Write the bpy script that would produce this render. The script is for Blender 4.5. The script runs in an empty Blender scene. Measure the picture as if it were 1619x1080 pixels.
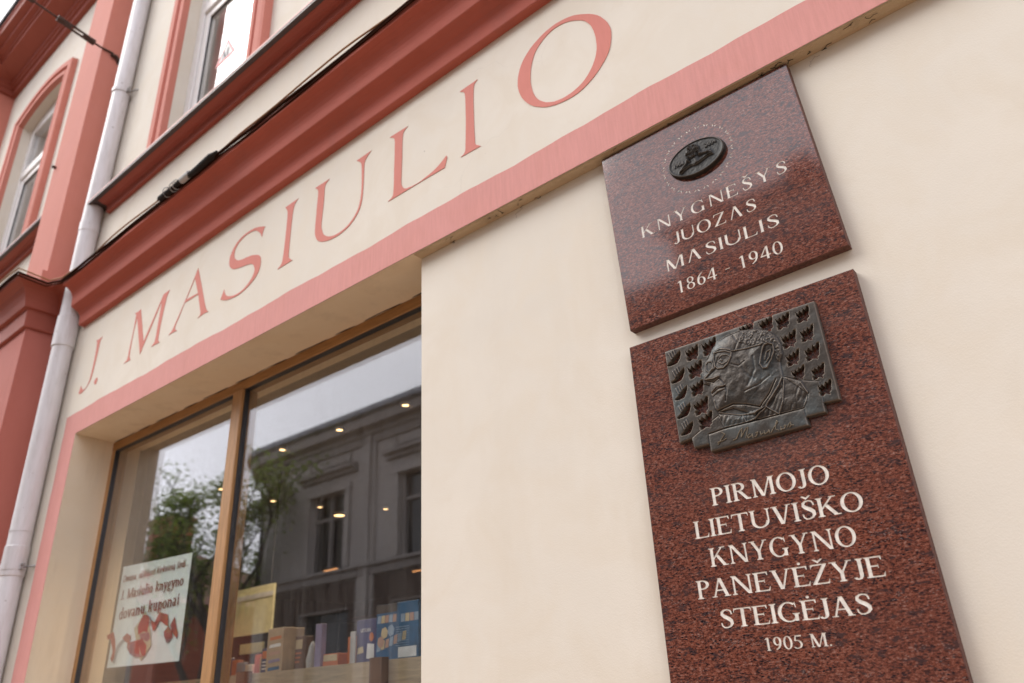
import bpy, math, random
import numpy as np
from mathutils import Matrix, Vector
from mathutils.geometry import delaunay_2d_cdt
random.seed(7)
SC = bpy.context.scene
COL = SC.collection
# ------------------------------------------------------------------ camera
cam = bpy.data.cameras.new("camera")
camo = bpy.data.objects.new("camera", cam); COL.objects.link(camo)
Rm = ((0.77050525, 0.30588708, 0.5592448), (0.6354568, -0.29955581, -0.71166071), (-0.05016279, 0.90371423, -0.42518736))
camo.matrix_world = Matrix(((*Rm[0], 0.0), (*Rm[1], -1.7), (*Rm[2], 1.6), (0, 0, 0, 1)))
cam.sensor_width = 36.0
cam.lens = 36.0 * 1190.283 / 1619.0
cam.clip_start = 0.05; cam.clip_end = 900
cam.dof.use_dof = True; cam.dof.focus_distance = 2.0; cam.dof.aperture_fstop = 2.9
SC.camera = camo
# ------------------------------------------------------------------ world, sun, exposure
SUN_ELEV, SUN_AZ = math.radians(43), math.radians(229)     # azimuth: clockwise from +Y
w = bpy.data.worlds.new("World"); SC.world = w; w.use_nodes = True
nt = w.node_tree; bg = nt.nodes["Background"]; bg.inputs["Strength"].default_value = 0.15
sky = nt.nodes.new("ShaderNodeTexSky"); sky.sky_type = 'NISHITA'; sky.sun_disc = False
sky.sun_elevation = SUN_ELEV; sky.sun_rotation = SUN_AZ; sky.air_density = 1.0; sky.dust_density = 3.0
hs = nt.nodes.new("ShaderNodeHueSaturation"); hs.inputs["Saturation"].default_value = 0.3
nt.links.new(sky.outputs[0], hs.inputs["Color"])
tc = nt.nodes.new("ShaderNodeTexCoord"); mp = nt.nodes.new("ShaderNodeMapping"); mp.inputs["Scale"].default_value = (1, 1, 2.5)
nz = nt.nodes.new("ShaderNodeTexNoise"); nz.inputs["Scale"].default_value = 2.2; nz.inputs["Detail"].default_value = 4; nz.inputs["Roughness"].default_value = 0.5
rp = nt.nodes.new("ShaderNodeValToRGB"); rp.color_ramp.elements[0].position = 0.32; rp.color_ramp.elements[1].position = 0.7
rp.color_ramp.elements[0].color = (12.6, 12.6, 13.8, 1); rp.color_ramp.elements[1].color = (15.6, 15.4, 16.5, 1)
nt.links.new(tc.outputs["Generated"], mp.inputs["Vector"]); nt.links.new(mp.outputs[0], nz.inputs["Vector"]); nt.links.new(nz.outputs["Fac"], rp.inputs["Fac"])
mxs = nt.nodes.new("ShaderNodeMixRGB"); mxs.inputs["Fac"].default_value = 0.82
nt.links.new(hs.outputs[0], mxs.inputs[1]); nt.links.new(rp.outputs[0], mxs.inputs[2]); nt.links.new(mxs.outputs[0], bg.inputs["Color"])
sl = bpy.data.lights.new("sun", 'SUN'); sl.energy = 1.5; sl.angle = math.radians(32); sl.color = (1.0, 0.95, 0.87)
so = bpy.data.objects.new("sun", sl); COL.objects.link(so)
sd = Vector((math.sin(SUN_AZ) * math.cos(SUN_ELEV), math.cos(SUN_AZ) * math.cos(SUN_ELEV), math.sin(SUN_ELEV)))
so.rotation_euler = sd.to_track_quat('Z', 'Y').to_euler(); so.location = (0, -5, 20)
SC.view_settings.view_transform = 'Standard'; SC.view_settings.look = 'None'
SC.view_settings.exposure = 0.2; SC.view_settings.gamma = 1.0; SC.view_settings.use_curve_mapping = False
SC.render.engine = 'CYCLES'
SC.cycles.max_bounces = 8; SC.cycles.transparent_max_bounces = 16; SC.cycles.glossy_bounces = 4
SC.cycles.caustics_reflective = False; SC.cycles.caustics_refractive = False
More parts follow.
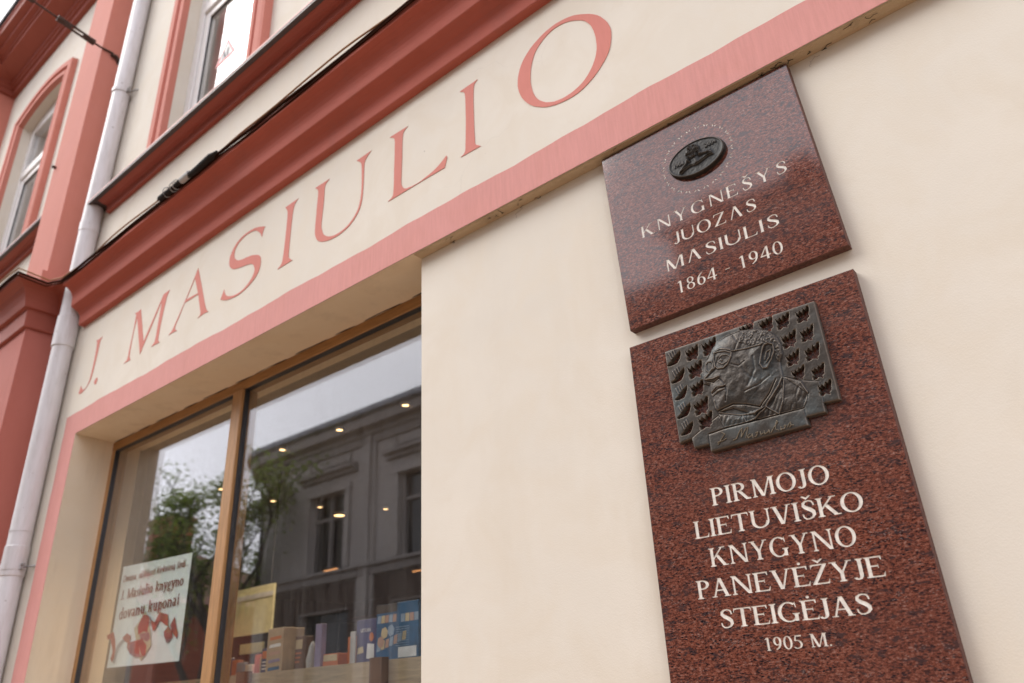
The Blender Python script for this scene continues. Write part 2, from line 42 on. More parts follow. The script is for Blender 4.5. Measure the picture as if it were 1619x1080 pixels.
D={'outline':[[-11,3010],[4013,3034],[4041,517],[3684,529],[3684,309],[3238,307],[3256,105],[822,37],[802,235],[407,235],[365,504],[24,450]],'sigplate':[[837,486],[1265,526],[3239,529],[3256,105],[822,37]],'lstep':[[1189,913],[888,774],[366,512],[407,235],[803,243],[837,486],[1267,533]],'rstep':[[2920,1411],[3278,1223],[3704,1064],[3684,309],[3238,307],[3223,541],[3397,833]],'head':[[2530,2823],[2127,2898],[1784,2884],[1508,2800],[1301,2624],[1157,2427],[1067,2345],[993,2171],[941,1924],[945,1793],[1087,1708],[1075,1541],[1092,1324],[1114,1087],[1198,961],[1594,957],[2099,639],[2539,879],[2865,1185],[2927,1409],[2937,1774],[3032,1950],[3052,2194],[2994,2424],[2821,2655]],'face':[[2120,2856],[1776,2842],[1521,2751],[1335,2568],[1336,2326],[1312,2072],[1094,1943],[992,1865],[1042,1773],[1233,1751],[1139,1586],[1155,1433],[1147,1267],[1155,1076],[1242,970],[1611,1047],[1972,1016],[2393,1324],[2506,1785],[2531,2113],[2590,2306],[2026,2364],[2253,2678]],'bust':[[2938,1406],[3323,1170],[3405,870],[3323,660],[3223,541],[1272,564],[1180,932],[1720,760],[2282,770],[2784,1129]],'hair':[[2197,2821],[2527,2810],[2820,2647],[2992,2416],[3050,2186],[3025,1952],[2926,1777],[2862,1880],[2900,2160],[2790,2303],[2613,2319],[2395,2349],[2065,2568]],'ridges':[[[[1386,2486],[1495,2485],[1701,2436],[1844,2337],[1813,2238],[1699,2081],[1560,2016],[1416,2048],[1347,2148],[1336,2326],[1386,2486]],16,22],[[[1853,2386],[2189,2345],[2594,2326]],16,20],[[[1106,2267],[1159,2316],[1267,2304],[1305,2204],[1271,2084],[1153,2034],[1089,2119],[1106,2267]],14,20],[[[1459,2287],[1579,2357],[1723,2324],[1793,2245]],12,14],[[[1456,2222],[1558,2125],[1690,2148],[1793,2245]],12,12],[[[1546,2246],[1563,2223]],18,16],[[[1369,2513],[1551,2555],[1827,2429]],25,16],[[[1340,2106],[1195,2021],[1024,1921]],32,26],[[[1017,1880],[1248,1832],[1413,1847]],22,22],[[[1128,1525],[1293,1605],[1456,1566],[1522,1580]],18,16],[[[1139,1416],[1312,1472],[1484,1486]],20,14],[[[1147,1267],[1159,1096],[1205,1000]],28,16],[[[2476,1836],[2569,2101],[2665,2281],[2771,2309],[2875,2232],[2868,2066],[2761,1871],[2629,1705],[2531,1715],[2483,1834]],16,34],[[[2612,1919],[2690,2103],[2795,2132],[2740,1961],[2638,1848]],14,22],[[[2916,1392],[2800,1205],[2554,954],[2357,749],[2084,564]],16,26],[[[2940,1324],[2811,803],[2659,530],[2401,777]],14,20],[[[1218,955],[1720,760],[2110,696],[2305,783]],16,22],[[[1794,720],[1841,547],[2106,578],[2267,694]],12,18],[[[3297,1137],[3399,872],[3316,662],[3223,541],[1272,564],[1197,837]],12,12],[[[2124,2877],[1780,2863],[1484,2786],[1277,2610],[1144,2431]],12,16],[[[984,2173],[941,1924],[945,1793]],12,12]],'grooves':[[[[1072,1820],[1232,1743],[1390,1789]],10,20],[[[1120,1477],[1322,1533],[1501,1536]],8,22],[[[1411,1783],[1509,1626],[1532,1409],[1449,1182]],20,12],[[[1204,992],[1614,1062],[1923,969],[2253,818],[2541,1078],[2758,1379]],14,22],[[[1937,2787],[2025,2581],[1927,2396]],24,10],[[[1466,2328],[1375,2182]],20,12],[[[1979,2120],[2074,1752],[2273,1524]],40,8],[[[2344,2089],[2320,1760],[2090,1413]],34,9],[[[1983,1279],[2318,1346],[2627,1500]],20,10],[[[1799,2049],[1949,1959],[2128,2031]],18,8],[[[840,498],[1267,533],[3239,529]],8,16],[[[2905,1416],[3277,1215],[3702,1056]],8,12],[[[375,510],[886,762],[1187,902]],8,12]],'sig':[[[[1189,452],[1262,393],[1185,312],[1057,182],[994,177],[1044,226],[1214,245],[1280,269]],9,14],[[[1450,188],[1534,207],[1644,358],[1716,420],[1657,216],[1812,395],[1864,414],[1768,169]],9,14],[[[1881,240],[1815,205],[1825,155],[1910,182],[1938,226],[1939,128]],9,14],[[[2017,226],[2078,238],[2021,146],[1982,148]],9,14],[[[2136,235],[2140,156],[2203,179]],9,14],[[[2233,230],[2236,152],[2319,178],[2347,221],[2352,150]],9,14],[[[2390,152],[2586,362],[2562,392],[2496,203],[2563,159]],9,14],[[[2634,226],[2626,151],[2668,171]],9,14],[[[2710,226],[2756,233],[2716,167],[2687,155]],9,14],[[[2773,171],[2871,280],[2873,203],[2829,169]],9,14],[[[2899,204],[2926,190]],9,14]],'holes':[[[553,2862],[608,2775],[671,2877],[724,2783],[792,2919],[837,2836],[911,2948],[979,2947],[973,2836],[935,2691],[942,2599],[867,2556],[877,2486],[753,2548],[677,2505],[563,2505],[558,2610],[612,2661],[557,2746]],[[566,2383],[620,2299],[682,2400],[735,2308],[803,2442],[847,2362],[920,2472],[987,2473],[982,2364],[944,2221],[950,2131],[876,2088],[887,2019],[763,2078],[689,2035],[576,2034],[571,2137],[624,2187],[570,2270]],[[540,1869],[593,1788],[655,1887],[707,1798],[774,1931],[818,1852],[890,1961],[957,1963],[951,1856],[914,1716],[920,1628],[847,1585],[857,1517],[735,1574],[661,1530],[550,1527],[544,1628],[597,1678],[544,1759]],[[568,1372],[621,1293],[682,1392],[733,1305],[799,1436],[843,1360],[914,1467],[980,1470],[975,1365],[938,1228],[944,1142],[872,1098],[882,1033],[761,1086],[688,1043],[578,1038],[573,1137],[625,1186],[572,1264]],[[1048,2879],[1101,2794],[1163,2894],[1213,2801],[1281,2935],[1324,2853],[1397,2964],[1463,2963],[1456,2853],[1418,2710],[1423,2619],[1350,2577],[1360,2507],[1239,2569],[1165,2526],[1054,2527],[1050,2631],[1103,2680],[1051,2765]],[[3025,2906],[3069,2826],[3128,2921],[3169,2833],[3235,2960],[3270,2882],[3340,2986],[3398,2986],[3388,2882],[3348,2747],[3349,2661],[3282,2621],[3288,2555],[3183,2614],[3115,2573],[3017,2574],[3017,2672],[3066,2719],[3023,2799]],[[3525,2905],[3567,2825],[3625,2919],[3664,2832],[3730,2957],[3763,2881],[3831,2983],[3888,2983],[3877,2881],[3836,2747],[3837,2663],[3771,2623],[3776,2559],[3675,2616],[3609,2577],[3513,2577],[3515,2674],[3563,2720],[3522,2799]],[[3078,2395],[3121,2317],[3179,2411],[3220,2325],[3285,2450],[3320,2375],[3388,2478],[3446,2478],[3436,2377],[3396,2244],[3397,2161],[3331,2121],[3336,2057],[3233,2112],[3166,2072],[3069,2071],[3070,2167],[3118,2213],[3076,2290]],[[3524,2396],[3565,2320],[3623,2412],[3661,2328],[3726,2451],[3759,2377],[3826,2478],[3883,2479],[3872,2378],[3831,2248],[3832,2165],[3767,2126],[3772,2063],[3672,2117],[3607,2077],[3512,2076],[3513,2171],[3561,2217],[3521,2293]],[[3074,1907],[3116,1832],[3174,1924],[3214,1841],[3278,1964],[3312,1891],[3380,1993],[3437,1994],[3427,1895],[3388,1765],[3389,1683],[3324,1643],[3329,1580],[3227,1633],[3161,1592],[3065,1590],[3065,1684],[3114,1730],[3072,1805]],[[3539,1907],[3579,1833],[3637,1924],[3675,1842],[3739,1963],[3771,1891],[3838,1991],[3893,1993],[3883,1895],[3843,1766],[3843,1686],[3779,1646],[3784,1585],[3685,1637],[3621,1597],[3527,1594],[3529,1687],[3576,1732],[3536,1806]],[[3121,1491],[3162,1418],[3219,1509],[3259,1429],[3323,1550],[3356,1479],[3423,1579],[3480,1581],[3470,1484],[3430,1356],[3432,1276],[3367,1236],[3372,1175],[3271,1225],[3206,1184],[3111,1181],[3112,1273],[3160,1318],[3118,1391]],[[3570,1400],[3609,1329],[3666,1418],[3703,1339],[3767,1458],[3799,1389],[3864,1487],[3919,1490],[3908,1394],[3869,1268],[3869,1190],[3806,1150],[3811,1090],[3713,1139],[3650,1099],[3558,1095],[3559,1186],[3606,1231],[3567,1302]],[[3639,970],[3678,900],[3734,988],[3771,911],[3833,1029],[3864,961],[3929,1058],[3983,1061],[3973,968],[3934,844],[3934,768],[3872,728],[3876,669],[3780,716],[3718,676],[3627,671],[3628,759],[3675,804],[3636,873]],[[623,968],[675,891],[735,988],[786,904],[852,1033],[895,959],[965,1065],[1030,1068],[1025,966],[988,830],[994,746],[923,703],[932,639],[813,690],[741,646],[632,640],[627,737],[679,786],[627,862]],[[2610,2960],[2656,2878],[2716,2975],[2759,2885],[2825,3014],[2862,2935],[2932,3041],[2993,3040],[2983,2935],[2943,2798],[2945,2710],[2877,2670],[2883,2603],[2775,2663],[2706,2622],[2605,2623],[2604,2722],[2654,2770],[2609,2851]],[[2108,2993],[2155,2910],[2216,3008],[2262,2917],[2329,3048],[2368,2968],[2438,3075],[2501,3075],[2492,2967],[2452,2828],[2456,2739],[2386,2698],[2393,2630],[2281,2691],[2210,2650],[2106,2650],[2104,2752],[2155,2800],[2108,2883]],[[448,2928],[440,2794],[384,2675],[322,2581],[179,2558],[15,2564],[-1,2615],[129,2688],[239,2790],[345,2870]],[[480,2419],[473,2287],[417,2170],[356,2078],[214,2053],[53,2057],[37,2106],[165,2179],[274,2281],[379,2360]],[[491,1927],[483,1798],[428,1683],[367,1592],[227,1566],[67,1567],[52,1615],[179,1689],[286,1789],[390,1869]],[[491,1441],[483,1314],[428,1201],[369,1111],[230,1084],[72,1082],[57,1129],[182,1203],[289,1303],[391,1382]],[[500,966],[492,842],[438,731],[379,641],[242,613],[86,610],[71,655],[195,729],[300,829],[402,908]]],'fing':[[[[114,2900],[161,2746]],10,18],[[[186,2932],[223,2781]],10,18],[[[257,2964],[285,2816]],10,18],[[[151,2386],[197,2237]],10,18],[[[222,2418],[259,2272]],10,18],[[[292,2451],[320,2307]],10,18],[[[165,1891],[211,1745]],10,18],[[[235,1923],[271,1781]],10,18],[[[304,1956],[332,1816]],10,18],[[[169,1400],[214,1259]],10,18],[[[237,1433],[274,1294]],10,18],[[[306,1466],[333,1329]],10,18],[[[181,922],[226,784]],10,18],[[[249,955],[285,820]],10,18],[[[317,989],[344,855]],10,18]],'ribbon':[('a',[[-4.429,1.997],[-4.355,2.007],[-4.325,1.963],[-4.379,1.973],[-4.415,1.973]]),('a',[[-4.379,1.973],[-4.328,1.973],[-4.304,1.917],[-4.3,1.873],[-4.321,1.853],[-4.342,1.873],[-4.329,1.906]]),('g',[[-4.314,1.855],[-4.3,1.873],[-4.294,1.935],[-4.234,1.965],[-4.214,1.954],[-4.267,1.921],[-4.285,1.872],[-4.292,1.845]]),('a',[[-4.242,1.969],[-4.2,1.988],[-4.156,1.972],[-4.154,1.931],[-4.215,1.951]]),('a',[[-4.177,1.939],[-4.058,1.945],[-4.029,1.874],[-4.139,1.887],[-4.175,1.914]]),('b',[[-4.148,1.894],[-4.03,1.877],[-3.997,1.857],[-4.093,1.869],[-4.137,1.881]]),('y',[[-4.13,2.004],[-4.028,2.082],[-3.949,1.97],[-3.924,1.908],[-4.011,1.84],[-4.091,1.945]]),('a',[[-4.093,2.013],[-4.049,2.065],[-4.009,2.061],[-3.999,1.986],[-4.073,1.971]]),('a',[[-4.039,1.99],[-4.002,2.061],[-3.976,2.04],[-3.982,1.973]]),('b',[[-4.06,1.973],[-3.969,1.975],[-3.941,1.945],[-3.968,1.929],[-4.047,1.95]]),('a',[[-4.064,1.943],[-4.026,1.949],[-3.969,1.911],[-3.967,1.864],[-3.999,1.863],[-4.028,1.891]]),('g',[[-4.002,2.061],[-3.965,2.045],[-3.951,2.001],[-3.977,2.021]]),('a',[[-3.961,2.032],[-3.917,2.016],[-3.881,2.064],[-3.85,2.046],[-3.907,1.979],[-3.925,1.977]]),('a',[[-3.881,2.064],[-3.793,2.041],[-3.771,1.982],[-3.876,2.024]]),('a',[[-3.809,1.964],[-3.772,1.985],[-3.728,1.958],[-3.72,1.928],[-3.766,1.92],[-3.802,1.94]]),('b',[[-3.802,1.94],[-3.721,1.931],[-3.745,1.909],[-3.775,1.909]]),('a',[[-3.755,1.989],[-3.722,2.025],[-3.699,1.984],[-3.727,1.952]]),('a',[[-3.728,1.958],[-3.702,1.985],[-3.672,1.947],[-3.67,1.918],[-3.705,1.938]])],'letters':{'J':[[[-4.552,3.738],[-4.557,3.734],[-4.562,3.73],[-4.566,3.726],[-4.57,3.723],[-4.574,3.72],[-4.577,3.71],[-4.578,3.691],[-4.579,3.667],[-4.58,3.642],[-4.581,3.619],[-4.583,3.595],[-4.585,3.572],[-4.587,3.55],[-4.589,3.529],[-4.592,3.509],[-4.595,3.493],[-4.598,3.479],[-4.602,3.466],[-4.61,3.455],[-4.618,3.445],[-4.628,3.437],[-4.638,3.43],[-4.648,3.425],[-4.659,3.42],[-4.67,3.416],[-4.681,3.412],[-4.692,3.409],[-4.701,3.407],[-4.71,3.405],[-4.719,3.405],[-4.728,3.408],[-4.738,3.411],[-4.747,3.415],[-4.73,3.46],[-4.723,3.452],[-4.717,3.445],[-4.711,3.438],[-4.704,3.432],[-4.696,3.426],[-4.688,3.423],[-4.679,3.422],[-4.669,3.422],[-4.66,3.424],[-4.651,3.427],[-4.643,3.432],[-4.635,3.439],[-4.629,3.447],[-4.623,3.458],[-4.618,3.471],[-4.616,3.487],[-4.614,3.506],[-4.612,3.525],[-4.611,3.541],[-4.61,3.557],[-4.61,3.576],[-4.609,3.598],[-4.609,3.623],[-4.61,3.647],[-4.612,3.669],[-4.615,3.691],[-4.617,3.707],[-4.618,3.716],[-4.62,3.719],[-4.622,3.723],[-4.625,3.728],[-4.63,3.734],[-4.635,3.74],[-4.621,3.738],[-4.607,3.736],[-4.593,3.735],[-4.58,3.736],[-4.566,3.737]]],'.':[[[-4.517,3.453],[-4.512,3.451],[-4.508,3.448],[-4.506,3.444],[-4.505,3.438],[-4.505,3.432],[-4.506,3.426],[-4.508,3.42],[-4.511,3.414],[-4.515,3.41],[-4.521,3.41],[-4.528,3.412],[-4.533,3.414],[-4.538,3.418],[-4.542,3.423],[-4.544,3.428],[-4.544,3.434],[-4.542,3.439],[-4.538,3.444],[-4.532,3.448],[-4.524,3.451]]],'M':[[[-4.178,3.436],[-4.167,3.439],[-4.157,3.442],[-4.148,3.446],[-4.143,3.451],[-4.139,3.458],[-4.137,3.466],[-4.136,3.475],[-4.137,3.486],[-4.137,3.504],[-4.134,3.535],[-4.131,3.574],[-4.128,3.614],[-4.127,3.652],[-4.127,3.692],[-4.127,3.733],[-4.15,3.752],[-4.138,3.75],[-4.126,3.748],[-4.114,3.747],[-4.102,3.748],[-4.091,3.75],[-4.079,3.753],[-3.971,3.504],[-3.817,3.75],[-3.752,3.754],[-3.759,3.744],[-3.766,3.733],[-3.772,3.723],[-3.775,3.713],[-3.776,3.703],[-3.778,3.686],[-3.783,3.658],[-3.787,3.622],[-3.791,3.586],[-3.794,3.546],[-3.795,3.506],[-3.796,3.475],[-3.795,3.46],[-3.794,3.454],[-3.79,3.45],[-3.784,3.444],[-3.776,3.44],[-3.768,3.436],[-3.863,3.438],[-3.853,3.443],[-3.843,3.449],[-3.836,3.456],[-3.831,3.463],[-3.829,3.472],[-3.828,3.486],[-3.827,3.506],[-3.827,3.532],[-3.827,3.565],[-3.826,3.609],[-3.825,3.66],[-3.825,3.711],[-3.988,3.434],[-4.108,3.711],[-4.113,3.676],[-4.118,3.642],[-4.121,3.606],[-4.123,3.564],[-4.122,3.519],[-4.121,3.485],[-4.12,3.468],[-4.118,3.46],[-4.115,3.454],[-4.11,3.447],[-4.103,3.442],[-4.096,3.436]]],'A':[[[-3.681,3.446],[-3.671,3.45],[-3.662,3.454],[-3.653,3.459],[-3.648,3.463],[-3.643,3.468],[-3.632,3.483],[-3.61,3.516],[-3.582,3.559],[-3.554,3.602],[-3.53,3.642],[-3.507,3.683],[-3.484,3.724],[-3.459,3.771],[-3.431,3.713],[-3.403,3.655],[-3.381,3.609],[-3.368,3.58],[-3.36,3.562],[-3.351,3.543],[-3.34,3.519],[-3.328,3.495],[-3.318,3.477],[-3.312,3.467],[-3.308,3.462],[-3.303,3.458],[-3.298,3.453],[-3.292,3.448],[-3.286,3.444],[-3.303,3.446],[-3.32,3.448],[-3.337,3.449],[-3.354,3.447],[-3.371,3.445],[-3.388,3.443],[-3.38,3.446],[-3.373,3.449],[-3.367,3.453],[-3.365,3.459],[-3.365,3.465],[-3.367,3.473],[-3.369,3.479],[-3.372,3.485],[-3.378,3.499],[-3.389,3.526],[-3.403,3.56],[-3.417,3.595],[-3.554,3.595],[-3.564,3.576],[-3.574,3.558],[-3.584,3.539],[-3.596,3.519],[-3.608,3.499],[-3.616,3.482],[-3.62,3.473],[-3.621,3.468],[-3.619,3.463],[-3.612,3.456],[-3.602,3.449],[-3.592,3.443],[-3.607,3.444],[-3.623,3.446],[-3.638,3.447],[-3.653,3.447],[-3.667,3.446]],[[-3.541,3.611],[-3.422,3.604],[-3.478,3.718]]],'S':[[[-2.842,3.754],[-2.847,3.746],[-2.851,3.738],[-2.855,3.729],[-2.857,3.72],[-2.859,3.71],[-2.86,3.7],[-2.865,3.708],[-2.869,3.716],[-2.874,3.724],[-2.881,3.733],[-2.89,3.742],[-2.899,3.75],[-2.908,3.757],[-2.918,3.764],[-2.929,3.769],[-2.942,3.773],[-2.956,3.776],[-2.971,3.778],[-2.987,3.779],[-3.004,3.779],[-3.02,3.777],[-3.036,3.773],[-3.053,3.768],[-3.067,3.762],[-3.078,3.755],[-3.087,3.746],[-3.094,3.736],[-3.099,3.726],[-3.101,3.715],[-3.101,3.704],[-3.099,3.694],[-3.096,3.684],[-3.09,3.675],[-3.082,3.667],[-3.072,3.659],[-3.061,3.652],[-3.05,3.647],[-3.038,3.644],[-3.024,3.64],[-3.006,3.637],[-2.986,3.635],[-2.967,3.632],[-2.952,3.629],[-2.939,3.627],[-2.925,3.623],[-2.909,3.617],[-2.892,3.61],[-2.878,3.604],[-2.869,3.598],[-2.861,3.591],[-2.855,3.584],[-2.851,3.575],[-2.848,3.564],[-2.846,3.553],[-2.846,3.541],[-2.848,3.527],[-2.851,3.515],[-2.856,3.505],[-2.862,3.496],[-2.87,3.488],[-2.88,3.48],[-2.891,3.472],[-2.905,3.465],[-2.922,3.457],[-2.942,3.45],[-2.961,3.444],[-2.981,3.44],[-3.001,3.437],[-3.021,3.436],[-3.042,3.436],[-3.063,3.438],[-3.084,3.441],[-3.102,3.444],[-3.119,3.447],[-3.135,3.452],[-3.151,3.458],[-3.165,3.465],[-3.18,3.472],[-3.176,3.48],[-3.173,3.488],[-3.169,3.496],[-3.165,3.504],[-3.161,3.513],[-3.158,3.522],[-3.155,3.515],[-3.152,3.507],[-3.148,3.499],[-3.143,3.491],[-3.137,3.484],[-3.129,3.477],[-3.121,3.471],[-3.113,3.466],[-3.102,3.462],[-3.089,3.457],[-3.074,3.452],[-3.058,3.449],[-3.04,3.447],[-3.021,3.446],[-3.002,3.447],[-2.985,3.45],[-2.967,3.455],[-2.951,3.462],[-2.937,3.469],[-2.923,3.479],[-2.912,3.488],[-2.904,3.497],[-2.898,3.506],[-2.894,3.516],[-2.893,3.525],[-2.895,3.535],[-2.899,3.544],[-2.903,3.552],[-2.909,3.56],[-2.916,3.567],[-2.924,3.572],[-2.933,3.577],[-2.945,3.581],[-2.959,3.584],[-2.976,3.588],[-2.994,3.591],[-3.013,3.594],[-3.033,3.598],[-3.051,3.601],[-3.068,3.605],[-3.083,3.61],[-3.096,3.615],[-3.108,3.622],[-3.118,3.631],[-3.126,3.639],[-3.132,3.648],[-3.137,3.658],[-3.14,3.669],[-3.141,3.681],[-3.141,3.693],[-3.139,3.706],[-3.133,3.719],[-3.126,3.732],[-3.117,3.744],[-3.107,3.754],[-3.096,3.764],[-3.083,3.772],[-3.067,3.779],[-3.049,3.784],[-3.029,3.788],[-3.007,3.79],[-2.982,3.79],[-2.96,3.789],[-2.94,3.787],[-2.922,3.783],[-2.903,3.777],[-2.883,3.77],[-2.862,3.762]]],'I':[[[-2.577,3.788],[-2.584,3.784],[-2.59,3.78],[-2.596,3.775],[-2.601,3.771],[-2.604,3.765],[-2.608,3.755],[-2.611,3.739],[-2.613,3.719],[-2.615,3.693],[-2.616,3.661],[-2.617,3.625],[-2.618,3.589],[-2.618,3.553],[-2.618,3.517],[-2.617,3.49],[-2.615,3.477],[-2.611,3.472],[-2.606,3.467],[-2.6,3.461],[-2.592,3.455],[-2.584,3.449],[-2.696,3.447],[-2.687,3.452],[-2.679,3.456],[-2.671,3.462],[-2.666,3.469],[-2.663,3.478],[-2.66,3.495],[-2.658,3.526],[-2.656,3.566],[-2.655,3.606],[-2.654,3.647],[-2.654,3.688],[-2.654,3.721],[-2.655,3.74],[-2.657,3.75],[-2.66,3.759],[-2.666,3.769],[-2.673,3.778],[-2.68,3.786]]],'U':[[[-2.057,3.781],[-2.066,3.775],[-2.075,3.769],[-2.083,3.762],[-2.089,3.756],[-2.094,3.75],[-2.098,3.741],[-2.1,3.729],[-2.1,3.714],[-2.1,3.693],[-2.1,3.664],[-2.1,3.63],[-2.101,3.598],[-2.102,3.571],[-2.105,3.547],[-2.11,3.525],[-2.117,3.507],[-2.127,3.492],[-2.14,3.478],[-2.154,3.466],[-2.171,3.455],[-2.19,3.446],[-2.212,3.44],[-2.237,3.435],[-2.262,3.433],[-2.285,3.434],[-2.308,3.436],[-2.33,3.44],[-2.352,3.446],[-2.371,3.453],[-2.388,3.462],[-2.4,3.472],[-2.409,3.483],[-2.416,3.496],[-2.421,3.508],[-2.424,3.522],[-2.425,3.54],[-2.426,3.564],[-2.425,3.591],[-2.424,3.62],[-2.424,3.65],[-2.423,3.681],[-2.422,3.707],[-2.421,3.724],[-2.421,3.736],[-2.422,3.746],[-2.423,3.753],[-2.425,3.758],[-2.429,3.764],[-2.434,3.77],[-2.442,3.776],[-2.449,3.782],[-2.343,3.78],[-2.349,3.776],[-2.356,3.773],[-2.362,3.769],[-2.367,3.765],[-2.372,3.761],[-2.375,3.75],[-2.376,3.73],[-2.375,3.703],[-2.375,3.673],[-2.377,3.635],[-2.38,3.595],[-2.382,3.562],[-2.382,3.544],[-2.38,3.533],[-2.377,3.523],[-2.373,3.51],[-2.367,3.497],[-2.359,3.485],[-2.348,3.475],[-2.336,3.466],[-2.322,3.458],[-2.306,3.452],[-2.288,3.447],[-2.269,3.445],[-2.248,3.445],[-2.225,3.447],[-2.203,3.452],[-2.183,3.461],[-2.163,3.473],[-2.147,3.487],[-2.135,3.501],[-2.126,3.516],[-2.12,3.535],[-2.115,3.558],[-2.112,3.584],[-2.111,3.614],[-2.112,3.653],[-2.114,3.696],[-2.117,3.73],[-2.12,3.746],[-2.124,3.752],[-2.129,3.758],[-2.136,3.765],[-2.145,3.772],[-2.154,3.779]]],'L':[[[-1.826,3.78],[-1.834,3.777],[-1.841,3.773],[-1.847,3.768],[-1.852,3.763],[-1.855,3.755],[-1.857,3.739],[-1.859,3.71],[-1.859,3.673],[-1.859,3.634],[-1.86,3.593],[-1.861,3.551],[-1.862,3.519],[-1.861,3.502],[-1.859,3.494],[-1.856,3.488],[-1.852,3.48],[-1.846,3.473],[-1.84,3.468],[-1.833,3.464],[-1.825,3.462],[-1.814,3.46],[-1.8,3.458],[-1.782,3.456],[-1.764,3.455],[-1.748,3.456],[-1.731,3.459],[-1.715,3.461],[-1.698,3.464],[-1.682,3.468],[-1.667,3.472],[-1.654,3.477],[-1.643,3.482],[-1.633,3.488],[-1.624,3.493],[-1.615,3.499],[-1.607,3.505],[-1.603,3.493],[-1.617,3.451],[-1.63,3.452],[-1.642,3.452],[-1.657,3.452],[-1.675,3.452],[-1.694,3.453],[-1.715,3.453],[-1.734,3.453],[-1.755,3.453],[-1.784,3.453],[-1.829,3.453],[-1.883,3.453],[-1.939,3.453],[-1.931,3.455],[-1.924,3.457],[-1.918,3.46],[-1.913,3.464],[-1.909,3.469],[-1.907,3.485],[-1.905,3.52],[-1.905,3.567],[-1.905,3.614],[-1.904,3.659],[-1.904,3.704],[-1.904,3.738],[-1.906,3.755],[-1.908,3.761],[-1.912,3.766],[-1.919,3.773],[-1.928,3.779],[-1.937,3.785]]],'I2':[[[-1.433,3.78],[-1.439,3.776],[-1.446,3.772],[-1.451,3.766],[-1.454,3.758],[-1.456,3.748],[-1.457,3.728],[-1.459,3.695],[-1.46,3.653],[-1.46,3.613],[-1.46,3.573],[-1.46,3.535],[-1.459,3.505],[-1.459,3.489],[-1.459,3.482],[-1.457,3.475],[-1.45,3.466],[-1.44,3.459],[-1.431,3.451],[-1.532,3.455],[-1.525,3.457],[-1.517,3.46],[-1.511,3.466],[-1.508,3.474],[-1.507,3.485],[-1.506,3.504],[-1.504,3.535],[-1.502,3.575],[-1.5,3.615],[-1.5,3.657],[-1.5,3.7],[-1.5,3.733],[-1.502,3.75],[-1.504,3.756],[-1.507,3.761],[-1.513,3.767],[-1.521,3.772],[-1.528,3.778]]],'O':[[[-0.913,3.737],[-0.901,3.727],[-0.89,3.716],[-0.88,3.705],[-0.87,3.691],[-0.861,3.675],[-0.853,3.66],[-0.847,3.645],[-0.843,3.631],[-0.84,3.616],[-0.839,3.601],[-0.84,3.586],[-0.842,3.57],[-0.846,3.554],[-0.851,3.537],[-0.858,3.522],[-0.867,3.508],[-0.877,3.496],[-0.889,3.484],[-0.902,3.472],[-0.918,3.46],[-0.934,3.45],[-0.952,3.441],[-0.971,3.433],[-0.99,3.428],[-1.01,3.426],[-1.031,3.426],[-1.051,3.428],[-1.07,3.431],[-1.089,3.435],[-1.106,3.441],[-1.122,3.447],[-1.135,3.454],[-1.149,3.463],[-1.164,3.474],[-1.179,3.486],[-1.192,3.5],[-1.205,3.516],[-1.216,3.534],[-1.225,3.551],[-1.232,3.569],[-1.237,3.586],[-1.24,3.603],[-1.242,3.619],[-1.241,3.635],[-1.239,3.652],[-1.235,3.669],[-1.229,3.688],[-1.221,3.705],[-1.212,3.72],[-1.2,3.734],[-1.187,3.746],[-1.172,3.758],[-1.155,3.768],[-1.137,3.776],[-1.117,3.784],[-1.096,3.79],[-1.074,3.793],[-1.052,3.794],[-1.03,3.792],[-1.009,3.788],[-0.991,3.783],[-0.975,3.777],[-0.96,3.769],[-0.944,3.759],[-0.928,3.748]],[[-0.939,3.725],[-0.929,3.713],[-0.921,3.699],[-0.913,3.684],[-0.908,3.668],[-0.904,3.651],[-0.901,3.633],[-0.899,3.615],[-0.899,3.596],[-0.899,3.578],[-0.901,3.562],[-0.905,3.546],[-0.91,3.531],[-0.917,3.517],[-0.925,3.503],[-0.935,3.49],[-0.947,3.477],[-0.96,3.466],[-0.975,3.457],[-0.991,3.451],[-1.008,3.446],[-1.025,3.444],[-1.042,3.443],[-1.059,3.444],[-1.074,3.447],[-1.088,3.45],[-1.1,3.455],[-1.111,3.461],[-1.122,3.467],[-1.131,3.475],[-1.141,3.484],[-1.151,3.495],[-1.16,3.508],[-1.167,3.521],[-1.173,3.537],[-1.178,3.554],[-1.181,3.572],[-1.183,3.588],[-1.184,3.604],[-1.183,3.621],[-1.181,3.64],[-1.178,3.66],[-1.173,3.679],[-1.167,3.696],[-1.16,3.713],[-1.151,3.728],[-1.139,3.741],[-1.125,3.752],[-1.111,3.761],[-1.095,3.769],[-1.079,3.774],[-1.063,3.777],[-1.045,3.777],[-1.027,3.774],[-1.011,3.77],[-0.998,3.765],[-0.986,3.759],[-0.974,3.752],[-0.962,3.744],[-0.95,3.735]]]}}
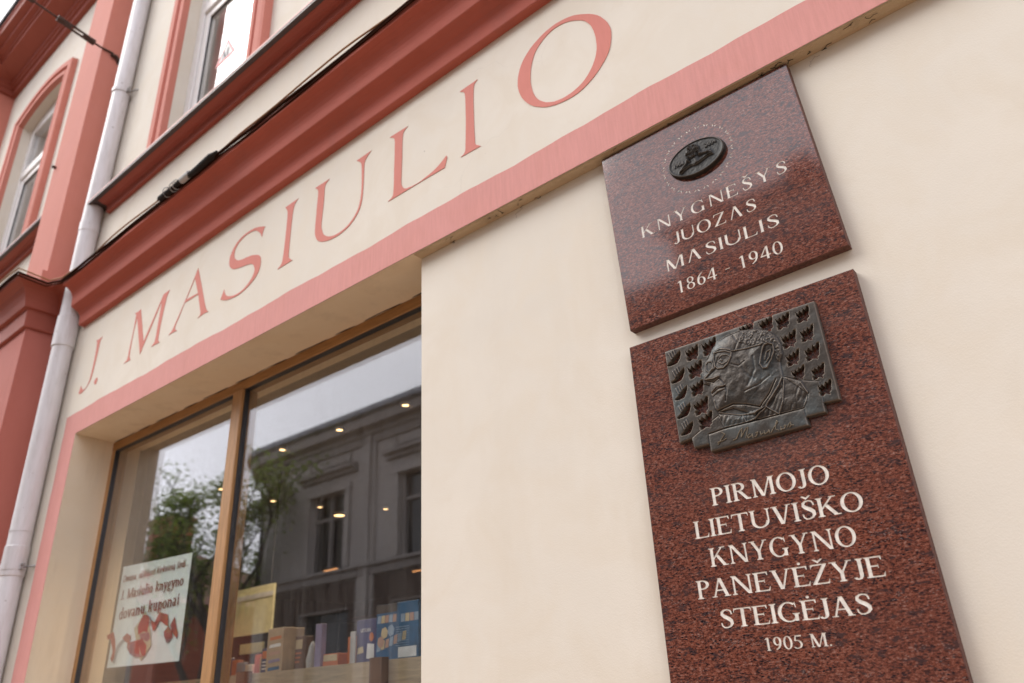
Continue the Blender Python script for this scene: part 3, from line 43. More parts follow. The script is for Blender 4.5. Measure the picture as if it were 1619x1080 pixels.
# ------------------------------------------------------------------ node helpers
def newmat(name):
    m = bpy.data.materials.new(name); m.use_nodes = True
    n = m.node_tree; b = n.nodes["Principled BSDF"]; return m, n, b
def N(n, t, **k):
    x = n.nodes.new(t)
    for a, v in k.items():
        if a in x.inputs.keys(): x.inputs[a].default_value = v
        else: setattr(x, a, v)
    return x
def coords(n, scale=(1, 1, 1), obj=True):
    t = N(n, "ShaderNodeTexCoord"); m = N(n, "ShaderNodeMapping"); m.inputs["Scale"].default_value = scale
    n.links.new(t.outputs["Object" if obj else "Generated"], m.inputs["Vector"]); return m.outputs[0]
def noise(n, vec, scale, detail=4, rough=0.55, dist=0.0):
    x = N(n, "ShaderNodeTexNoise", Scale=scale, Detail=detail, Roughness=rough, Distortion=dist)
    n.links.new(vec, x.inputs["Vector"]); return x.outputs["Fac"]
def ramp(n, fac, stops):
    r = N(n, "ShaderNodeValToRGB"); e = r.color_ramp.elements
    while len(e) < len(stops): e.new(0.5)
    for i, (p, c) in enumerate(stops):
        e[i].position = p; e[i].color = (c if len(c) == 4 else (*c, 1)) if isinstance(c, tuple) else (c, c, c, 1)
    n.links.new(fac, r.inputs["Fac"]); return r.outputs["Color"]
def mix(n, fac, a, b, mode='MIX'):
    m = N(n, "ShaderNodeMixRGB", blend_type=mode)
    for i, v in ((0, fac), (1, a), (2, b)):
        if isinstance(v, (int, float)): m.inputs[i].default_value = v if i == 0 else (v, v, v, 1)
        elif isinstance(v, tuple): m.inputs[i].default_value = (*v, 1)
        else: n.links.new(v, m.inputs[i])
    return m.outputs[0]
def bump(n, b, h, strength, dist=0.01):
    x = N(n, "ShaderNodeBump", Strength=strength, Distance=dist); n.links.new(h, x.inputs["Height"]); n.links.new(x.outputs[0], b.inputs["Normal"])
def sc(c, k): return tuple(min(1, v * k) for v in c)
def plaster(name, col, dirt=0.25, stroke=0.0, bs=0.25, rough=0.85, specks=True, dirtcol=None):
    m, n, b = newmat(name); v = coords(n)
    big = noise(n, v, 0.9, 5, 0.6)
    c = mix(n, ramp(n, big, [(0.3, 0.0), (0.72, 1.0)]), sc(col, 0.91), sc(col, 1.05))
    mid = noise(n, v, 4.5, 5, 0.62, 0.6); c = mix(n, ramp(n, mid, [(0.42, 0.0), (0.62, 0.85)]), c, (col[0] * 0.95, col[1] * 0.93, col[2] * 0.90))
    vv = coords(n, (3.0, 3.0, 0.5)); st = noise(n, vv, 2.0, 6, 0.65)
    dc = dirtcol or (col[0] * 0.72, col[1] * 0.66, col[2] * 0.58)
    c = mix(n, ramp(n, st, [(0.52, 0.0), (0.8, dirt)]), c, dc)
    if stroke > 0:
        sv = coords(n, (60, 60, 5)); s = noise(n, sv, 1.6, 3, 0.7)
        c = mix(n, ramp(n, s, [(0.35, 0.0), (0.7, stroke)]), c, sc(col, 1.18))
    if specks:
        vo = N(n, "ShaderNodeTexVoronoi", Scale=5.5); n.links.new(v, vo.inputs["Vector"])
        pf = noise(n, v, 2.3, 2, 0.5)
        sp = ramp(n, vo.outputs["Distance"], [(0.008, 1.0), (0.022, 0.0)])
        gate = ramp(n, pf, [(0.46, 0.0), (0.52, 1.0)])
        k = mix(n, 1.0, sp, gate, 'MULTIPLY')
        c = mix(n, mix(n, 1.0, k, 0.6, 'MULTIPLY'), c, (0.12, 0.08, 0.05))
        cv = N(n, "ShaderNodeTexVoronoi", Scale=1.7); cv.feature = 'DISTANCE_TO_EDGE'; wv = N(n, "ShaderNodeMixRGB", blend_type='ADD'); wv.inputs[0].default_value = 0.25
        nn = N(n, "ShaderNodeTexNoise", Scale=4.0, Detail=5); n.links.new(v, nn.inputs["Vector"]); n.links.new(v, wv.inputs[1]); n.links.new(nn.outputs["Color"], wv.inputs[2]); n.links.new(wv.outputs[0], cv.inputs["Vector"])
        cr_ = mix(n, 1.0, ramp(n, cv.outputs["Distance"], [(0.0006, 0.12), (0.003, 0.0)]), ramp(n, noise(n, v, 1.1, 2, 0.5), [(0.56, 0.0), (0.62, 1.0)]), 'MULTIPLY')
        c = mix(n, cr_, c, sc(col, 0.45))
    n.links.new(c, b.inputs["Base Color"]); b.inputs["Roughness"].default_value = rough
    f1 = noise(n, v, 260, 3, 0.6); f2 = noise(n, v, 22, 4, 0.6); f3 = noise(n, v, 3.2, 3, 0.5)
    h = mix(n, 0.35, f1, f2); h = mix(n, 0.4, h, f3)
    bump(n, b, h, bs, 0.012); return m
def simple(name, col, rough=0.6, metal=0.0, var=0.12, scale=20, bs=0.1, spec=None):
    m, n, b = newmat(name); v = coords(n); f = noise(n, v, scale, 4, 0.6)
    c = mix(n, ramp(n, f, [(0.3, 0.0), (0.7, 1.0)]), sc(col, 1 - var), sc(col, 1 + var))
    n.links.new(c, b.inputs["Base Color"]); b.inputs["Roughness"].default_value = rough; b.inputs["Metallic"].default_value = metal
    if spec is not None: b.inputs["Specular IOR Level"].default_value = spec
    bump(n, b, f, bs, 0.004); return m
CREAM = (0.74, 0.69, 0.60)
M = {}
M['cream'] = plaster("cream_plaster", CREAM, 0.13, bs=0.13)
M['soffit'] = plaster("cream_plaster_bounce_tint", (0.84, 0.71, 0.54), 0.4, bs=0.15, dirtcol=(0.45, 0.35, 0.24))  # same cream paint, lightened and warmed: bounced light put into the base colour
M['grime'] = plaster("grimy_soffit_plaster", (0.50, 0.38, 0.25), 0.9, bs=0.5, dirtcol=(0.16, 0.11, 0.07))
M['band'] = plaster("pink_band_paint", (0.62, 0.285, 0.258), 0.12, stroke=0.45, bs=0.15, specks=False)
M['letter'] = plaster("red_lettering_paint", (0.62, 0.225, 0.185), 0.15, stroke=0.2, bs=0.15, specks=False)
M['red'] = plaster("terracotta_paint", (0.43, 0.108, 0.075), 0.45, bs=0.35, rough=0.85, specks=False, dirtcol=(0.3, 0.10, 0.08))
M['pil'] = plaster("salmon_pilaster_paint", (0.575, 0.21, 0.16), 0.22, stroke=0.12, bs=0.25, rough=0.8, specks=False)
M['pil_low'] = plaster("brick_red_pilaster_paint", (0.44, 0.135, 0.105), 0.25, stroke=0.1, bs=0.25, rough=0.8, specks=False)
M['trim'] = plaster("dark_red_moulding_paint", (0.33, 0.08, 0.052), 0.3, bs=0.2, rough=0.65, specks=False, dirtcol=(0.22, 0.07, 0.05))
M['white_pvc'] = simple("white_window_frame", (0.78, 0.76, 0.74), 0.35, var=0.04)
M['flash'] = simple("dark_sill_flashing", (0.07, 0.05, 0.045), 0.45, 0.3)
M['pinkedge'] = simple("painted_metal_edge", (0.62, 0.33, 0.30), 0.5)
M['black'] = simple("black_rubber", (0.014, 0.011, 0.010), 0.75, spec=0.25)
M['gasket'] = simple("dark_gasket", (0.03, 0.028, 0.03), 0.4)
M['brown_cable'] = simple("brown_cable_sheath", (0.26, 0.115, 0.02), 0.65)
M['dark_cable'] = simple("dark_brown_cable", (0.03, 0.010, 0.005), 1.0, spec=0.05)
M['rust'] = simple("rusty_iron", (0.06, 0.03, 0.02), 0.7, 0.2, var=0.5, scale=60, bs=0.4)
M['galv'] = simple("galvanised_metal", (0.35, 0.34, 0.33), 0.5, 0.6, var=0.25, scale=12)
M['roofing'] = simple("dark_roof_sheet", (0.035, 0.035, 0.045), 0.4, 0.3)
M['grey_plaster'] = plaster("grey_street_plaster", (0.40, 0.37, 0.35), 0.4, bs=0.3)
M['grey_trim'] = simple("grey_stone_trim", (0.29, 0.265, 0.25), 0.8)
M['dark_facing'] = simple("dark_brown_shop_facing", (0.09, 0.06, 0.045), 0.7)
M['zinc'] = simple("zinc_eave_sheet", (0.20, 0.21, 0.23), 0.35, 0.5, var=0.3, scale=3)
M['dark_glass'] = simple("dark_window_glass", (0.03, 0.028, 0.028), 0.08)
M['asphalt'] = simple("asphalt", (0.13, 0.11, 0.09), 0.9, scale=90, bs=0.5)
M['paving'] = simple("pale_brown_clay_paving", (0.46, 0.33, 0.23), 0.9, scale=8)
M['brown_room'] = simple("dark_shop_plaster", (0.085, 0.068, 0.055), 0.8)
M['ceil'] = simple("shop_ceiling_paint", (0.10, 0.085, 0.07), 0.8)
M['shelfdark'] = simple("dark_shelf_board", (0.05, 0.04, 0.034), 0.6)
M['paper'] = simple("white_poster_paper", (0.86, 0.95, 0.93), 0.75, var=0.03)
M['inkred'] = simple("red_brown_ink", (0.27, 0.05, 0.035), 0.8)
M['rib_a'] = simple("red_ribbon_print", (0.42, 0.075, 0.055), 0.7, var=0.35, scale=14)
M['rib_b'] = simple("pink_ribbon_print", (0.40, 0.20, 0.20), 0.7, var=0.3)
M['rib_y'] = simple("pale_card_print", (0.60, 0.58, 0.38), 0.7)
M['rib_g'] = simple("grey_print", (0.42, 0.42, 0.42), 0.7)
M['blind'] = simple("white_blind", (0.50, 0.50, 0.53), 0.6, var=0.02)
M['curtain'] = simple("grey_net_curtain", (0.62, 0.60, 0.56), 0.8, var=0.15, scale=6)
M['signred'] = simple("warning_red", (0.70, 0.16, 0.17), 0.5)
M['ink'] = simple("black_ink", (0.05, 0.05, 0.055), 0.6)
M['cardboard'] = simple("tan_box_print", (0.40, 0.30, 0.20), 0.7)
M['navy'] = simple("navy_box_print", (0.045, 0.055, 0.16), 0.5)
M['blue'] = simple("blue_box_print", (0.02, 0.10, 0.22), 0.4, var=0.4, scale=7)
M['orange'] = simple("orange_box_print", (0.52, 0.16, 0.06), 0.6)
M['lilac'] = simple("lilac_book_cover", (0.26, 0.22, 0.34), 0.6)
M['cream_board'] = simple("pale_yellow_board", (0.78, 0.74, 0.46), 0.7)
M['white'] = simple("white_card", (0.7, 0.7, 0.7), 0.6)
M['tanp'] = simple("tan_tile_print", (0.55, 0.45, 0.28), 0.6)
M['pinkp'] = simple("pink_tile_print", (0.45, 0.28, 0.22), 0.6)
M['paleblue'] = simple("pale_blue_tile_print", (0.25, 0.34, 0.45), 0.6)
M['strut'] = simple("dark_brown_strut", (0.13, 0.07, 0.045), 0.5)
M['orangebrick'] = None

def wood(name, col, axis=(3, 3, 40)):
    m, n, b = newmat(name); v = coords(n, axis); f = noise(n, v, 3.0, 6, 0.65, 0.6); g = noise(n, coords(n), 1.5, 3)
    c = mix(n, ramp(n, f, [(0.35, 0.0), (0.65, 1.0)]), sc(col, 0.72), sc(col, 1.12)); c = mix(n, ramp(n, g, [(0.4, 0.0), (0.7, 0.35)]), c, sc(col, 0.6))
    n.links.new(c, b.inputs["Base Color"]); b.inputs["Roughness"].default_value = 0.45; bump(n, b, f, 0.15, 0.003); return m
M['woodH'] = wood("varnished_oak_rail", (0.40, 0.20, 0.065), (3, 30, 40))
M['woodV'] = wood("varnished_oak_post", (0.46, 0.25, 0.10), (40, 30, 3))
M['ply'] = wood("pale_plywood", (0.42, 0.33, 0.22), (2, 20, 25))
def pipe_mat():
    m, n, b = newmat("white_painted_pipe"); v = coords(n, (8, 8, 1.2)); f = noise(n, v, 4, 5, 0.65); g = noise(n, coords(n), 26, 3, 0.6)
    c = mix(n, ramp(n, f, [(0.45, 0.0), (0.85, 0.6)]), (0.63, 0.615, 0.63), (0.38, 0.34, 0.31))
    c = mix(n, ramp(n, g, [(0.69, 0.0), (0.73, 0.8)]), c, (0.2, 0.15, 0.12))
    n.links.new(c, b.inputs["Base Color"]); b.inputs["Roughness"].default_value = 0.38; bump(n, b, g, 0.12, 0.004); return m
M['pipe'] = pipe_mat()
def granite():
    m, n, b = newmat("polished_red_granite")
    t = N(n, "ShaderNodeTexCoord"); mpp = N(n, "ShaderNodeMapping"); mpp.inputs["Rotation"].default_value = (0, math.radians(4), 0); mpp.inputs["Scale"].default_value = (0.42, 1, 1.0)
    n.links.new(t.outputs["Object"], mpp.inputs["Vector"]); v = mpp.outputs[0]
    a = noise(n, v, 230, 3, 0.85, 0.2); g = noise(n, v, 80, 4, 0.75, 0.3); bg_ = noise(n, v, 5, 3, 0.5)
    c = ramp(n, a, [(0.36, (0.012, 0.011, 0.012)), (0.44, (0.07, 0.024, 0.018)), (0.52, (0.19, 0.056, 0.033)), (0.60, (0.235, 0.092, 0.062)), (0.70, (0.33, 0.235, 0.205))])
    c = mix(n, ramp(n, g, [(0.38, 0.9), (0.46, 0.0)]), c, (0.038, 0.026, 0.028))
    vo = N(n, "ShaderNodeTexVoronoi", Scale=210.0); vo.feature = 'F1'; n.links.new(v, vo.inputs["Vector"])
    sel = noise(n, v, 60, 2, 0.5)
    dk = mix(n, 1.0, ramp(n, vo.outputs["Distance"], [(0.25, 1.0), (0.42, 0.0)]), ramp(n, sel, [(0.50, 0.0), (0.56, 1.0)]), 'MULTIPLY')
    c = mix(n, dk, c, (0.010, 0.010, 0.014))
    vo2 = N(n, "ShaderNodeTexVoronoi", Scale=300.0); n.links.new(v, vo2.inputs["Vector"]); sel2 = noise(n, v, 45, 2, 0.5)
    gr = mix(n, 1.0, ramp(n, vo2.outputs["Distance"], [(0.15, 1.0), (0.3, 0.0)]), ramp(n, sel2, [(0.5, 0.0), (0.6, 0.55)]), 'MULTIPLY')
    c = mix(n, gr, c, (0.34, 0.27, 0.25))
    c = mix(n, ramp(n, bg_, [(0.35, 0.0), (0.7, 0.35)]), c, sc((0.10, 0.045, 0.038), 1))
    n.links.new(c, b.inputs["Base Color"]); b.inputs["Roughness"].default_value = 0.12; b.inputs["Specular IOR Level"].default_value = 0.75
    rr = ramp(n, a, [(0.3, 0.05), (0.8, 0.12)]); n.links.new(rr, b.inputs["Roughness"]); bump(n, b, g, 0.02, 0.001); return m
M['granite'] = granite()
M['granite_side'] = simple("sawn_granite_edge", (0.11, 0.045, 0.033), 0.75, var=0.6, scale=120, bs=0.5)
M['carve'] = simple("cream_letter_paint", (0.73, 0.69, 0.63), 0.75, var=0.15, scale=90, bs=0.3)
def bronze(name, col, pat, k=1.0):
    m, n, b = newmat(name); v = coords(n); f = noise(n, v, 35, 5, 0.65); f2 = noise(n, v, 9, 3, 0.5)
    g = N(n, "ShaderNodeNewGeometry"); pt = ramp(n, g.outputs["Pointiness"], [(0.49, 0.0), (0.55, 1.0)])
    c = mix(n, ramp(n, f, [(0.4, 0.0), (0.7, 1.0)]), col, sc(col, 1.6)); c = mix(n, ramp(n, f2, [(0.5, 0.0), (0.7, 0.35)]), c, pat)
    c = mix(n, mix(n, 1.0, pt, 0.65 * k, 'MULTIPLY'), c, (0.24, 0.195, 0.15))
    n.links.new(c, b.inputs["Base Color"]); b.inputs["Metallic"].default_value = 0.55; b.inputs["Roughness"].default_value = 0.42
    bump(n, b, noise(n, v, 180, 3, 0.6), 0.12, 0.0015); return m
M['bronze'] = bronze("weathered_bronze", (0.026, 0.023, 0.021), (0.10, 0.15, 0.17))
M['bronze2'] = bronze("black_patinated_bronze", (0.016, 0.016, 0.016), (0.03, 0.035, 0.035), 0.35)
def glass(name, tint=(1, 1, 1), extra=0.0):
    m = bpy.data.materials.new(name); m.use_nodes = True; n = m.node_tree; n.nodes.clear()
    out = N(n, "ShaderNodeOutputMaterial"); g = N(n, "ShaderNodeNewGeometry"); d = N(n, "ShaderNodeVectorMath", operation='DOT_PRODUCT')
    n.links.new(g.outputs["Incoming"], d.inputs[0]); n.links.new(g.outputs["Normal"], d.inputs[1])
    def mth(op, a, b=None):
        x = N(n, "ShaderNodeMath", operation=op)
        for i, q in enumerate((a, b)):
            if q is None: continue
            if isinstance(q, (int, float)): x.inputs[i].default_value = q
            else: n.links.new(q, x.inputs[i])
        return x.outputs[0]
    c = mth('ABSOLUTE', d.outputs["Value"]); f = mth('SUBTRACT', 1.0, c); f = mth('POWER', f, 5.0); f = mth('MULTIPLY', f, 0.96); f = mth('ADD', f, 0.045 + extra)
    t = N(n, "ShaderNodeBsdfTransparent"); t.inputs[0].default_value = (*tint, 1)
    gl = N(n, "ShaderNodeBsdfGlossy"); gl.inputs["Roughness"].default_value = 0.012; gl.inputs[0].default_value = (0.97, 0.97, 1, 1)
    mx = N(n, "ShaderNodeMixShader"); n.links.new(f, mx.inputs[0]); n.links.new(t.outputs[0], mx.inputs[1]); n.links.new(gl.outputs[0], mx.inputs[2])
    df = N(n, "ShaderNodeBsdfDiffuse"); df.inputs[0].default_value = (0.6, 0.58, 0.55, 1); st = noise(n, coords(n, (14, 14, 1.1)), 3.0, 6, 0.7); dm = ramp(n, st, [(0.45, 0.0), (0.8, 0.03)])
    m2 = N(n, "ShaderNodeMixShader"); n.links.new(dm, m2.inputs[0]); n.links.new(mx.outputs[0], m2.inputs[1]); n.links.new(df.outputs[0], m2.inputs[2]); n.links.new(m2.outputs[0], out.inputs[0])
    return m
M['glass'] = glass("coated_window_glass", (0.99, 0.995, 0.99), 0.012)
def emit(name, col, s):
    m = bpy.data.materials.new(name); m.use_nodes = True; n = m.node_tree; b = n.nodes["Principled BSDF"]
    b.inputs["Base Color"].default_value = (0.8, 0.8, 0.8, 1); b.inputs["Emission Color"].default_value = (*col, 1); b.inputs["Emission Strength"].default_value = s; return m
M['lamp'] = emit("lit_lamp_diffuser", (1.0, 0.60, 0.26), 5)
M['lamp_glint'] = emit("dim_lamp_glint", (1.0, 0.42, 0.14), 1.6)  # glow colour for the orange lamp reflections
def downlight(x, y, z, e):
    L = bpy.data.lights.new('spot_light', 'SPOT'); L.energy = e; L.color = (1, .76, .52); L.spot_size = math.radians(125); L.spot_blend = .8; L.shadow_soft_size = .01
    o = bpy.data.objects.new('spot_light', L); COL.objects.link(o); o.location = (x, y, z)
def brick():
    m, n, b = newmat("red_brick_wall"); v = coords(n)
    sw = N(n, "ShaderNodeSeparateXYZ"); cb = N(n, "ShaderNodeCombineXYZ"); n.links.new(v, sw.inputs[0]); n.links.new(sw.outputs[0], cb.inputs[0]); n.links.new(sw.outputs[2], cb.inputs[1])
    t = N(n, "ShaderNodeTexBrick", Scale=4.0); n.links.new(cb.outputs[0], t.inputs["Vector"])
    t.inputs["Color1"].default_value = (0.40, 0.11, 0.06, 1); t.inputs["Color2"].default_value = (0.30, 0.08, 0.045, 1); t.inputs["Mortar"].default_value = (0.2, 0.15, 0.12, 1)
    n.links.new(t.outputs["Color"], b.inputs["Base Color"]); b.inputs["Roughness"].default_value = 0.9; return m
M['brick'] = brick()
M['roof_red'] = simple("red_roof_tiles", (0.17, 0.05, 0.035), 0.8, var=0.4, scale=5)
def leaf():
    m, n, b = newmat("spring_leaves"); v = coords(n); f = noise(n, v, 1.2, 3)
    c = mix(n, ramp(n, f, [(0.35, 0.0), (0.65, 1.0)]), (0.13, 0.21, 0.04), (0.30, 0.38, 0.08)); n.links.new(c, b.inputs["Base Color"]); b.inputs["Roughness"].default_value = 0.6
    tr = N(n, 'ShaderNodeBsdfTranslucent'); n.links.new(c, tr.inputs[0]); mx = N(n, 'ShaderNodeMixShader'); mx.inputs[0].default_value = 0.45; n.links.new(b.outputs[0], mx.inputs[1]); n.links.new(tr.outputs[0], mx.inputs[2]); n.links.new(mx.outputs[0], n.nodes['Material Output'].inputs[0])
    return m
M['leaf'] = leaf(); M['bark'] = simple("dark_bark", (0.05, 0.04, 0.032), 0.9)
# ------------------------------------------------------------------ mesh helpers
def mesh(name, V, F, mat, parent=None, smooth=False, mats=None, mi=None, **props):
    me = bpy.data.meshes.new(name); me.from_pydata([tuple(map(float, v)) for v in V], [], F)
    for mm in (mats or [mat]): me.materials.append(mm)
    if mi is not None: me.polygons.foreach_set("material_index", mi)
    if smooth: me.polygons.foreach_set("use_smooth", [True] * len(me.polygons))
    me.update(); o = bpy.data.objects.new(name, me); COL.objects.link(o)
    if parent is not None: o.parent = parent
    for k, v in props.items(): o[k] = v
    return o
def thing(name, label, cat, group=None, loc=(0, 0, 0)):
    o = bpy.data.objects.new(name, None); COL.objects.link(o); o.location = loc; o['label'] = label; o['category'] = cat
    if group: o['group'] = group
    return o
class MB:
    def __init__(s): s.V = []; s.F = []
    def add(s, V, F):
        k = len(s.V); s.V += [tuple(v) for v in V]; s.F += [tuple(i + k for i in f) for f in F]; return s
    def box(s, x0, x1, y0, y1, z0, z1, c=0.0):
        if c > 0:   # chamfered on all edges
            V = []; ids = {}
            for i, x in enumerate((x0, x1)):
                for j, y in enumerate((y0, y1)):
                    for k, z in enumerate((z0, z1)):
                        sx, sy, sz = (1, -1)[i] * c, (1, -1)[j] * c, (1, -1)[k] * c
                        ids[i, j, k] = len(V); V += [(x, y + sy, z + sz), (x + sx, y, z + sz), (x + sx, y + sy, z)]
            g = lambda i, j, k, a: ids[i, j, k] + a
            F = []
            for i in (0, 1): F.append((g(i, 0, 0, 0), g(i, 1, 0, 0), g(i, 1, 1, 0), g(i, 0, 1, 0)))
            for j in (0, 1): F.append((g(0, j, 0, 1), g(1, j, 0, 1), g(1, j, 1, 1), g(0, j, 1, 1)))
            for k in (0, 1): F.append((g(0, 0, k, 2), g(1, 0, k, 2), g(1, 1, k, 2), g(0, 1, k, 2)))
            for i in (0, 1):
                for j in (0, 1): F.append((g(i, j, 0, 0), g(i, j, 1, 0), g(i, j, 1, 1), g(i, j, 0, 1)))
            for i in (0, 1):
                for k in (0, 1): F.append((g(i, 0, k, 0), g(i, 1, k, 0), g(i, 1, k, 2), g(i, 0, k, 2)))
            for j in (0, 1):
                for k in (0, 1): F.append((g(0, j, k, 1), g(1, j, k, 1), g(1, j, k, 2), g(0, j, k, 2)))
            for i in (0, 1):
                for j in (0, 1):
                    for k in (0, 1): F.append((g(i, j, k, 0), g(i, j, k, 1), g(i, j, k, 2)))
            return s.add(V, F)
        V = [(x, y, z) for x in (x0, x1) for y in (y0, y1) for z in (z0, z1)]
        return s.add(V, [(0, 1, 3, 2), (4, 6, 7, 5), (0, 4, 5, 1), (2, 3, 7, 6), (0, 2, 6, 4), (1, 5, 7, 3)])
    def build(s, name, mat, parent=None, **k): return mesh(name, s.V, s.F, mat, parent, **k)
def box(name, mat, parent, *a, c=0.0, **k): return MB().box(*a, c=c).build(name, mat, parent, **k)
def tube(pts, r, seg=10, caps=True):
    pts = [Vector(p) for p in pts]; V = []; F = []; n = len(pts); up = None
    for i, p in enumerate(pts):
        t = (pts[min(i + 1, n - 1)] - pts[max(i - 1, 0)]).normalized()
        if up is None: up = t.orthogonal().normalized()
        up = (up - t * up.dot(t)).normalized(); s = t.cross(up); rr = r[i] if isinstance(r, (list, tuple)) else r
        for k in range(seg):
            a = 2 * math.pi * k / seg; V.append(p + (up * math.cos(a) + s * math.sin(a)) * rr)
    for i in range(n - 1):
        for k in range(seg): F.append((i * seg + k, i * seg + (k + 1) % seg, (i + 1) * seg + (k + 1) % seg, (i + 1) * seg + k))
    if caps: F.append(tuple(range(seg))); F.append(tuple((n - 1) * seg + k for k in range(seg)))
    return V, F
def sweep(path, prof, caps=True):
    """path: XY polyline, outside on its right; prof: (offset, z)."""
    P = [Vector((*p, 0)) for p in path]; V = []; F = []; n = len(P); m = len(prof)
    for i, p in enumerate(P):
        a = (P[i] - P[i - 1]).normalized() if i else (P[1] - P[0]).normalized()
        b = (P[i + 1] - P[i]).normalized() if i < n - 1 else a
        na = Vector((a.y, -a.x, 0)); nb = Vector((b.y, -b.x, 0)); mt = (na + nb); mt = mt / max(0.2, mt.dot(na)) if mt.length > 1e-6 else na
        for d, z in prof: V.append((p.x + mt.x * d, p.y + mt.y * d, z))
    for i in range(n - 1):
        for k in range(m - 1): F.append((i * m + k, (i + 1) * m + k, (i + 1) * m + k + 1, i * m + k + 1))
    if caps: F.append(tuple(range(m))); F.append(tuple((n - 1) * m + k for k in range(m)))
    return V, F
def holed(x0, x1, z0, z1, yf, yb, holes, noleft=()):
    xs = sorted({x0, x1, *[h[0] for h in holes], *[h[1] for h in holes]}); zs = sorted({z0, z1, *[h[2] for h in holes], *[h[3] for h in holes]})
    xs = [x for x in xs if x0 <= x <= x1]; zs = [z for z in zs if z0 <= z <= z1]
    b = MB()
    for i in range(len(xs) - 1):
        for k in range(len(zs) - 1):
            cx, cz = (xs[i] + xs[i + 1]) / 2, (zs[k] + zs[k + 1]) / 2
            if any(h[0] < cx < h[1] and h[2] < cz < h[3] for h in holes): continue
            a, c_, d, e = xs[i], xs[i + 1], zs[k], zs[k + 1]
            b.add([(a, yf, d), (c_, yf, d), (c_, yf, e), (a, yf, e)], [(0, 1, 2, 3)])
    for j, (a, c_, d, e) in enumerate(holes):
        Q = [((a, d), (a, e)), ((c_, d), (c_, e)), ((a, d), (c_, d)), ((a, e), (c_, e))]
        for q, ((px, pz), (rx, rz)) in enumerate(Q):
            if j in noleft and q == 0: continue
            b.add([(px, yf, pz), (rx, yf, rz), (rx, yb, rz), (px, yb, pz)], [(0, 1, 2, 3)])
    b.add([(x0, yf, z1), (x1, yf, z1), (x1, yb, z1), (x0, yb, z1)], [(0, 1, 2, 3)])
    b.add([(x1, yf, z0), (x1, yf, z1), (x1, yb, z1), (x1, yb, z0)], [(0, 1, 2, 3)]); b.add([(x0, yf, z0), (x0, yf, z1), (x0, yb, z1), (x0, yb, z0)], [(0, 1, 2, 3)])
    return b
# ------------------------------------------------------------------ lettering
def pip(px, pz, poly):
    ins = np.zeros(len(px), bool); n = len(poly)
    for i in range(n):
        x0, z0 = poly[i - 1]; x1, z1 = poly[i]
        if z0 == z1: continue
        c = ((z0 > pz) != (z1 > pz)) & (px < (x1 - x0) * (pz - z0) / (z1 - z0) + x0); ins ^= c
    return ins
def cdt(groups, rect=None):
    """groups: list of (outer, [holes]); returns verts, triangles, inside flag per triangle (union of groups)."""
    V = []; E = []
    def addp(p):
        k = len(V); V.extend(Vector(q) for q in p); E.extend((k + i, k + (i + 1) % len(p)) for i in range(len(p)))
    if rect: addp(rect)
    for o, hs_ in groups:
        addp(o)
        for h in hs_: addp(h)
    v, e, f, *_ = delaunay_2d_cdt(V, E, [], 0, 1e-6)
    v = np.array([tuple(a) for a in v]); f = [tuple(t) for t in f]
    cen = np.array([v[list(t)].mean(0) for t in f]); ins = np.zeros(len(f), bool)
    for o, hs_ in groups:
        oa = np.array(o); lo, hi = oa.min(0), oa.max(0)
        s = np.where((cen[:, 0] >= lo[0]) & (cen[:, 0] <= hi[0]) & (cen[:, 1] >= lo[1]) & (cen[:, 1] <= hi[1]))[0]
        if not len(s): continue
        q = pip(cen[s, 0], cen[s, 1], o)
        for h in hs_: q &= ~pip(cen[s, 0], cen[s, 1], h)
        ins[s] |= q
    return v, f, ins, cen
def arcpts(cx, cy, rx, ry, a0, a1, n): return [(cx + rx * math.cos(math.radians(a0 + (a1 - a0) * i / n)), cy + ry * math.sin(math.radians(a0 + (a1 - a0) * i / n))) for i in range(n + 1)]
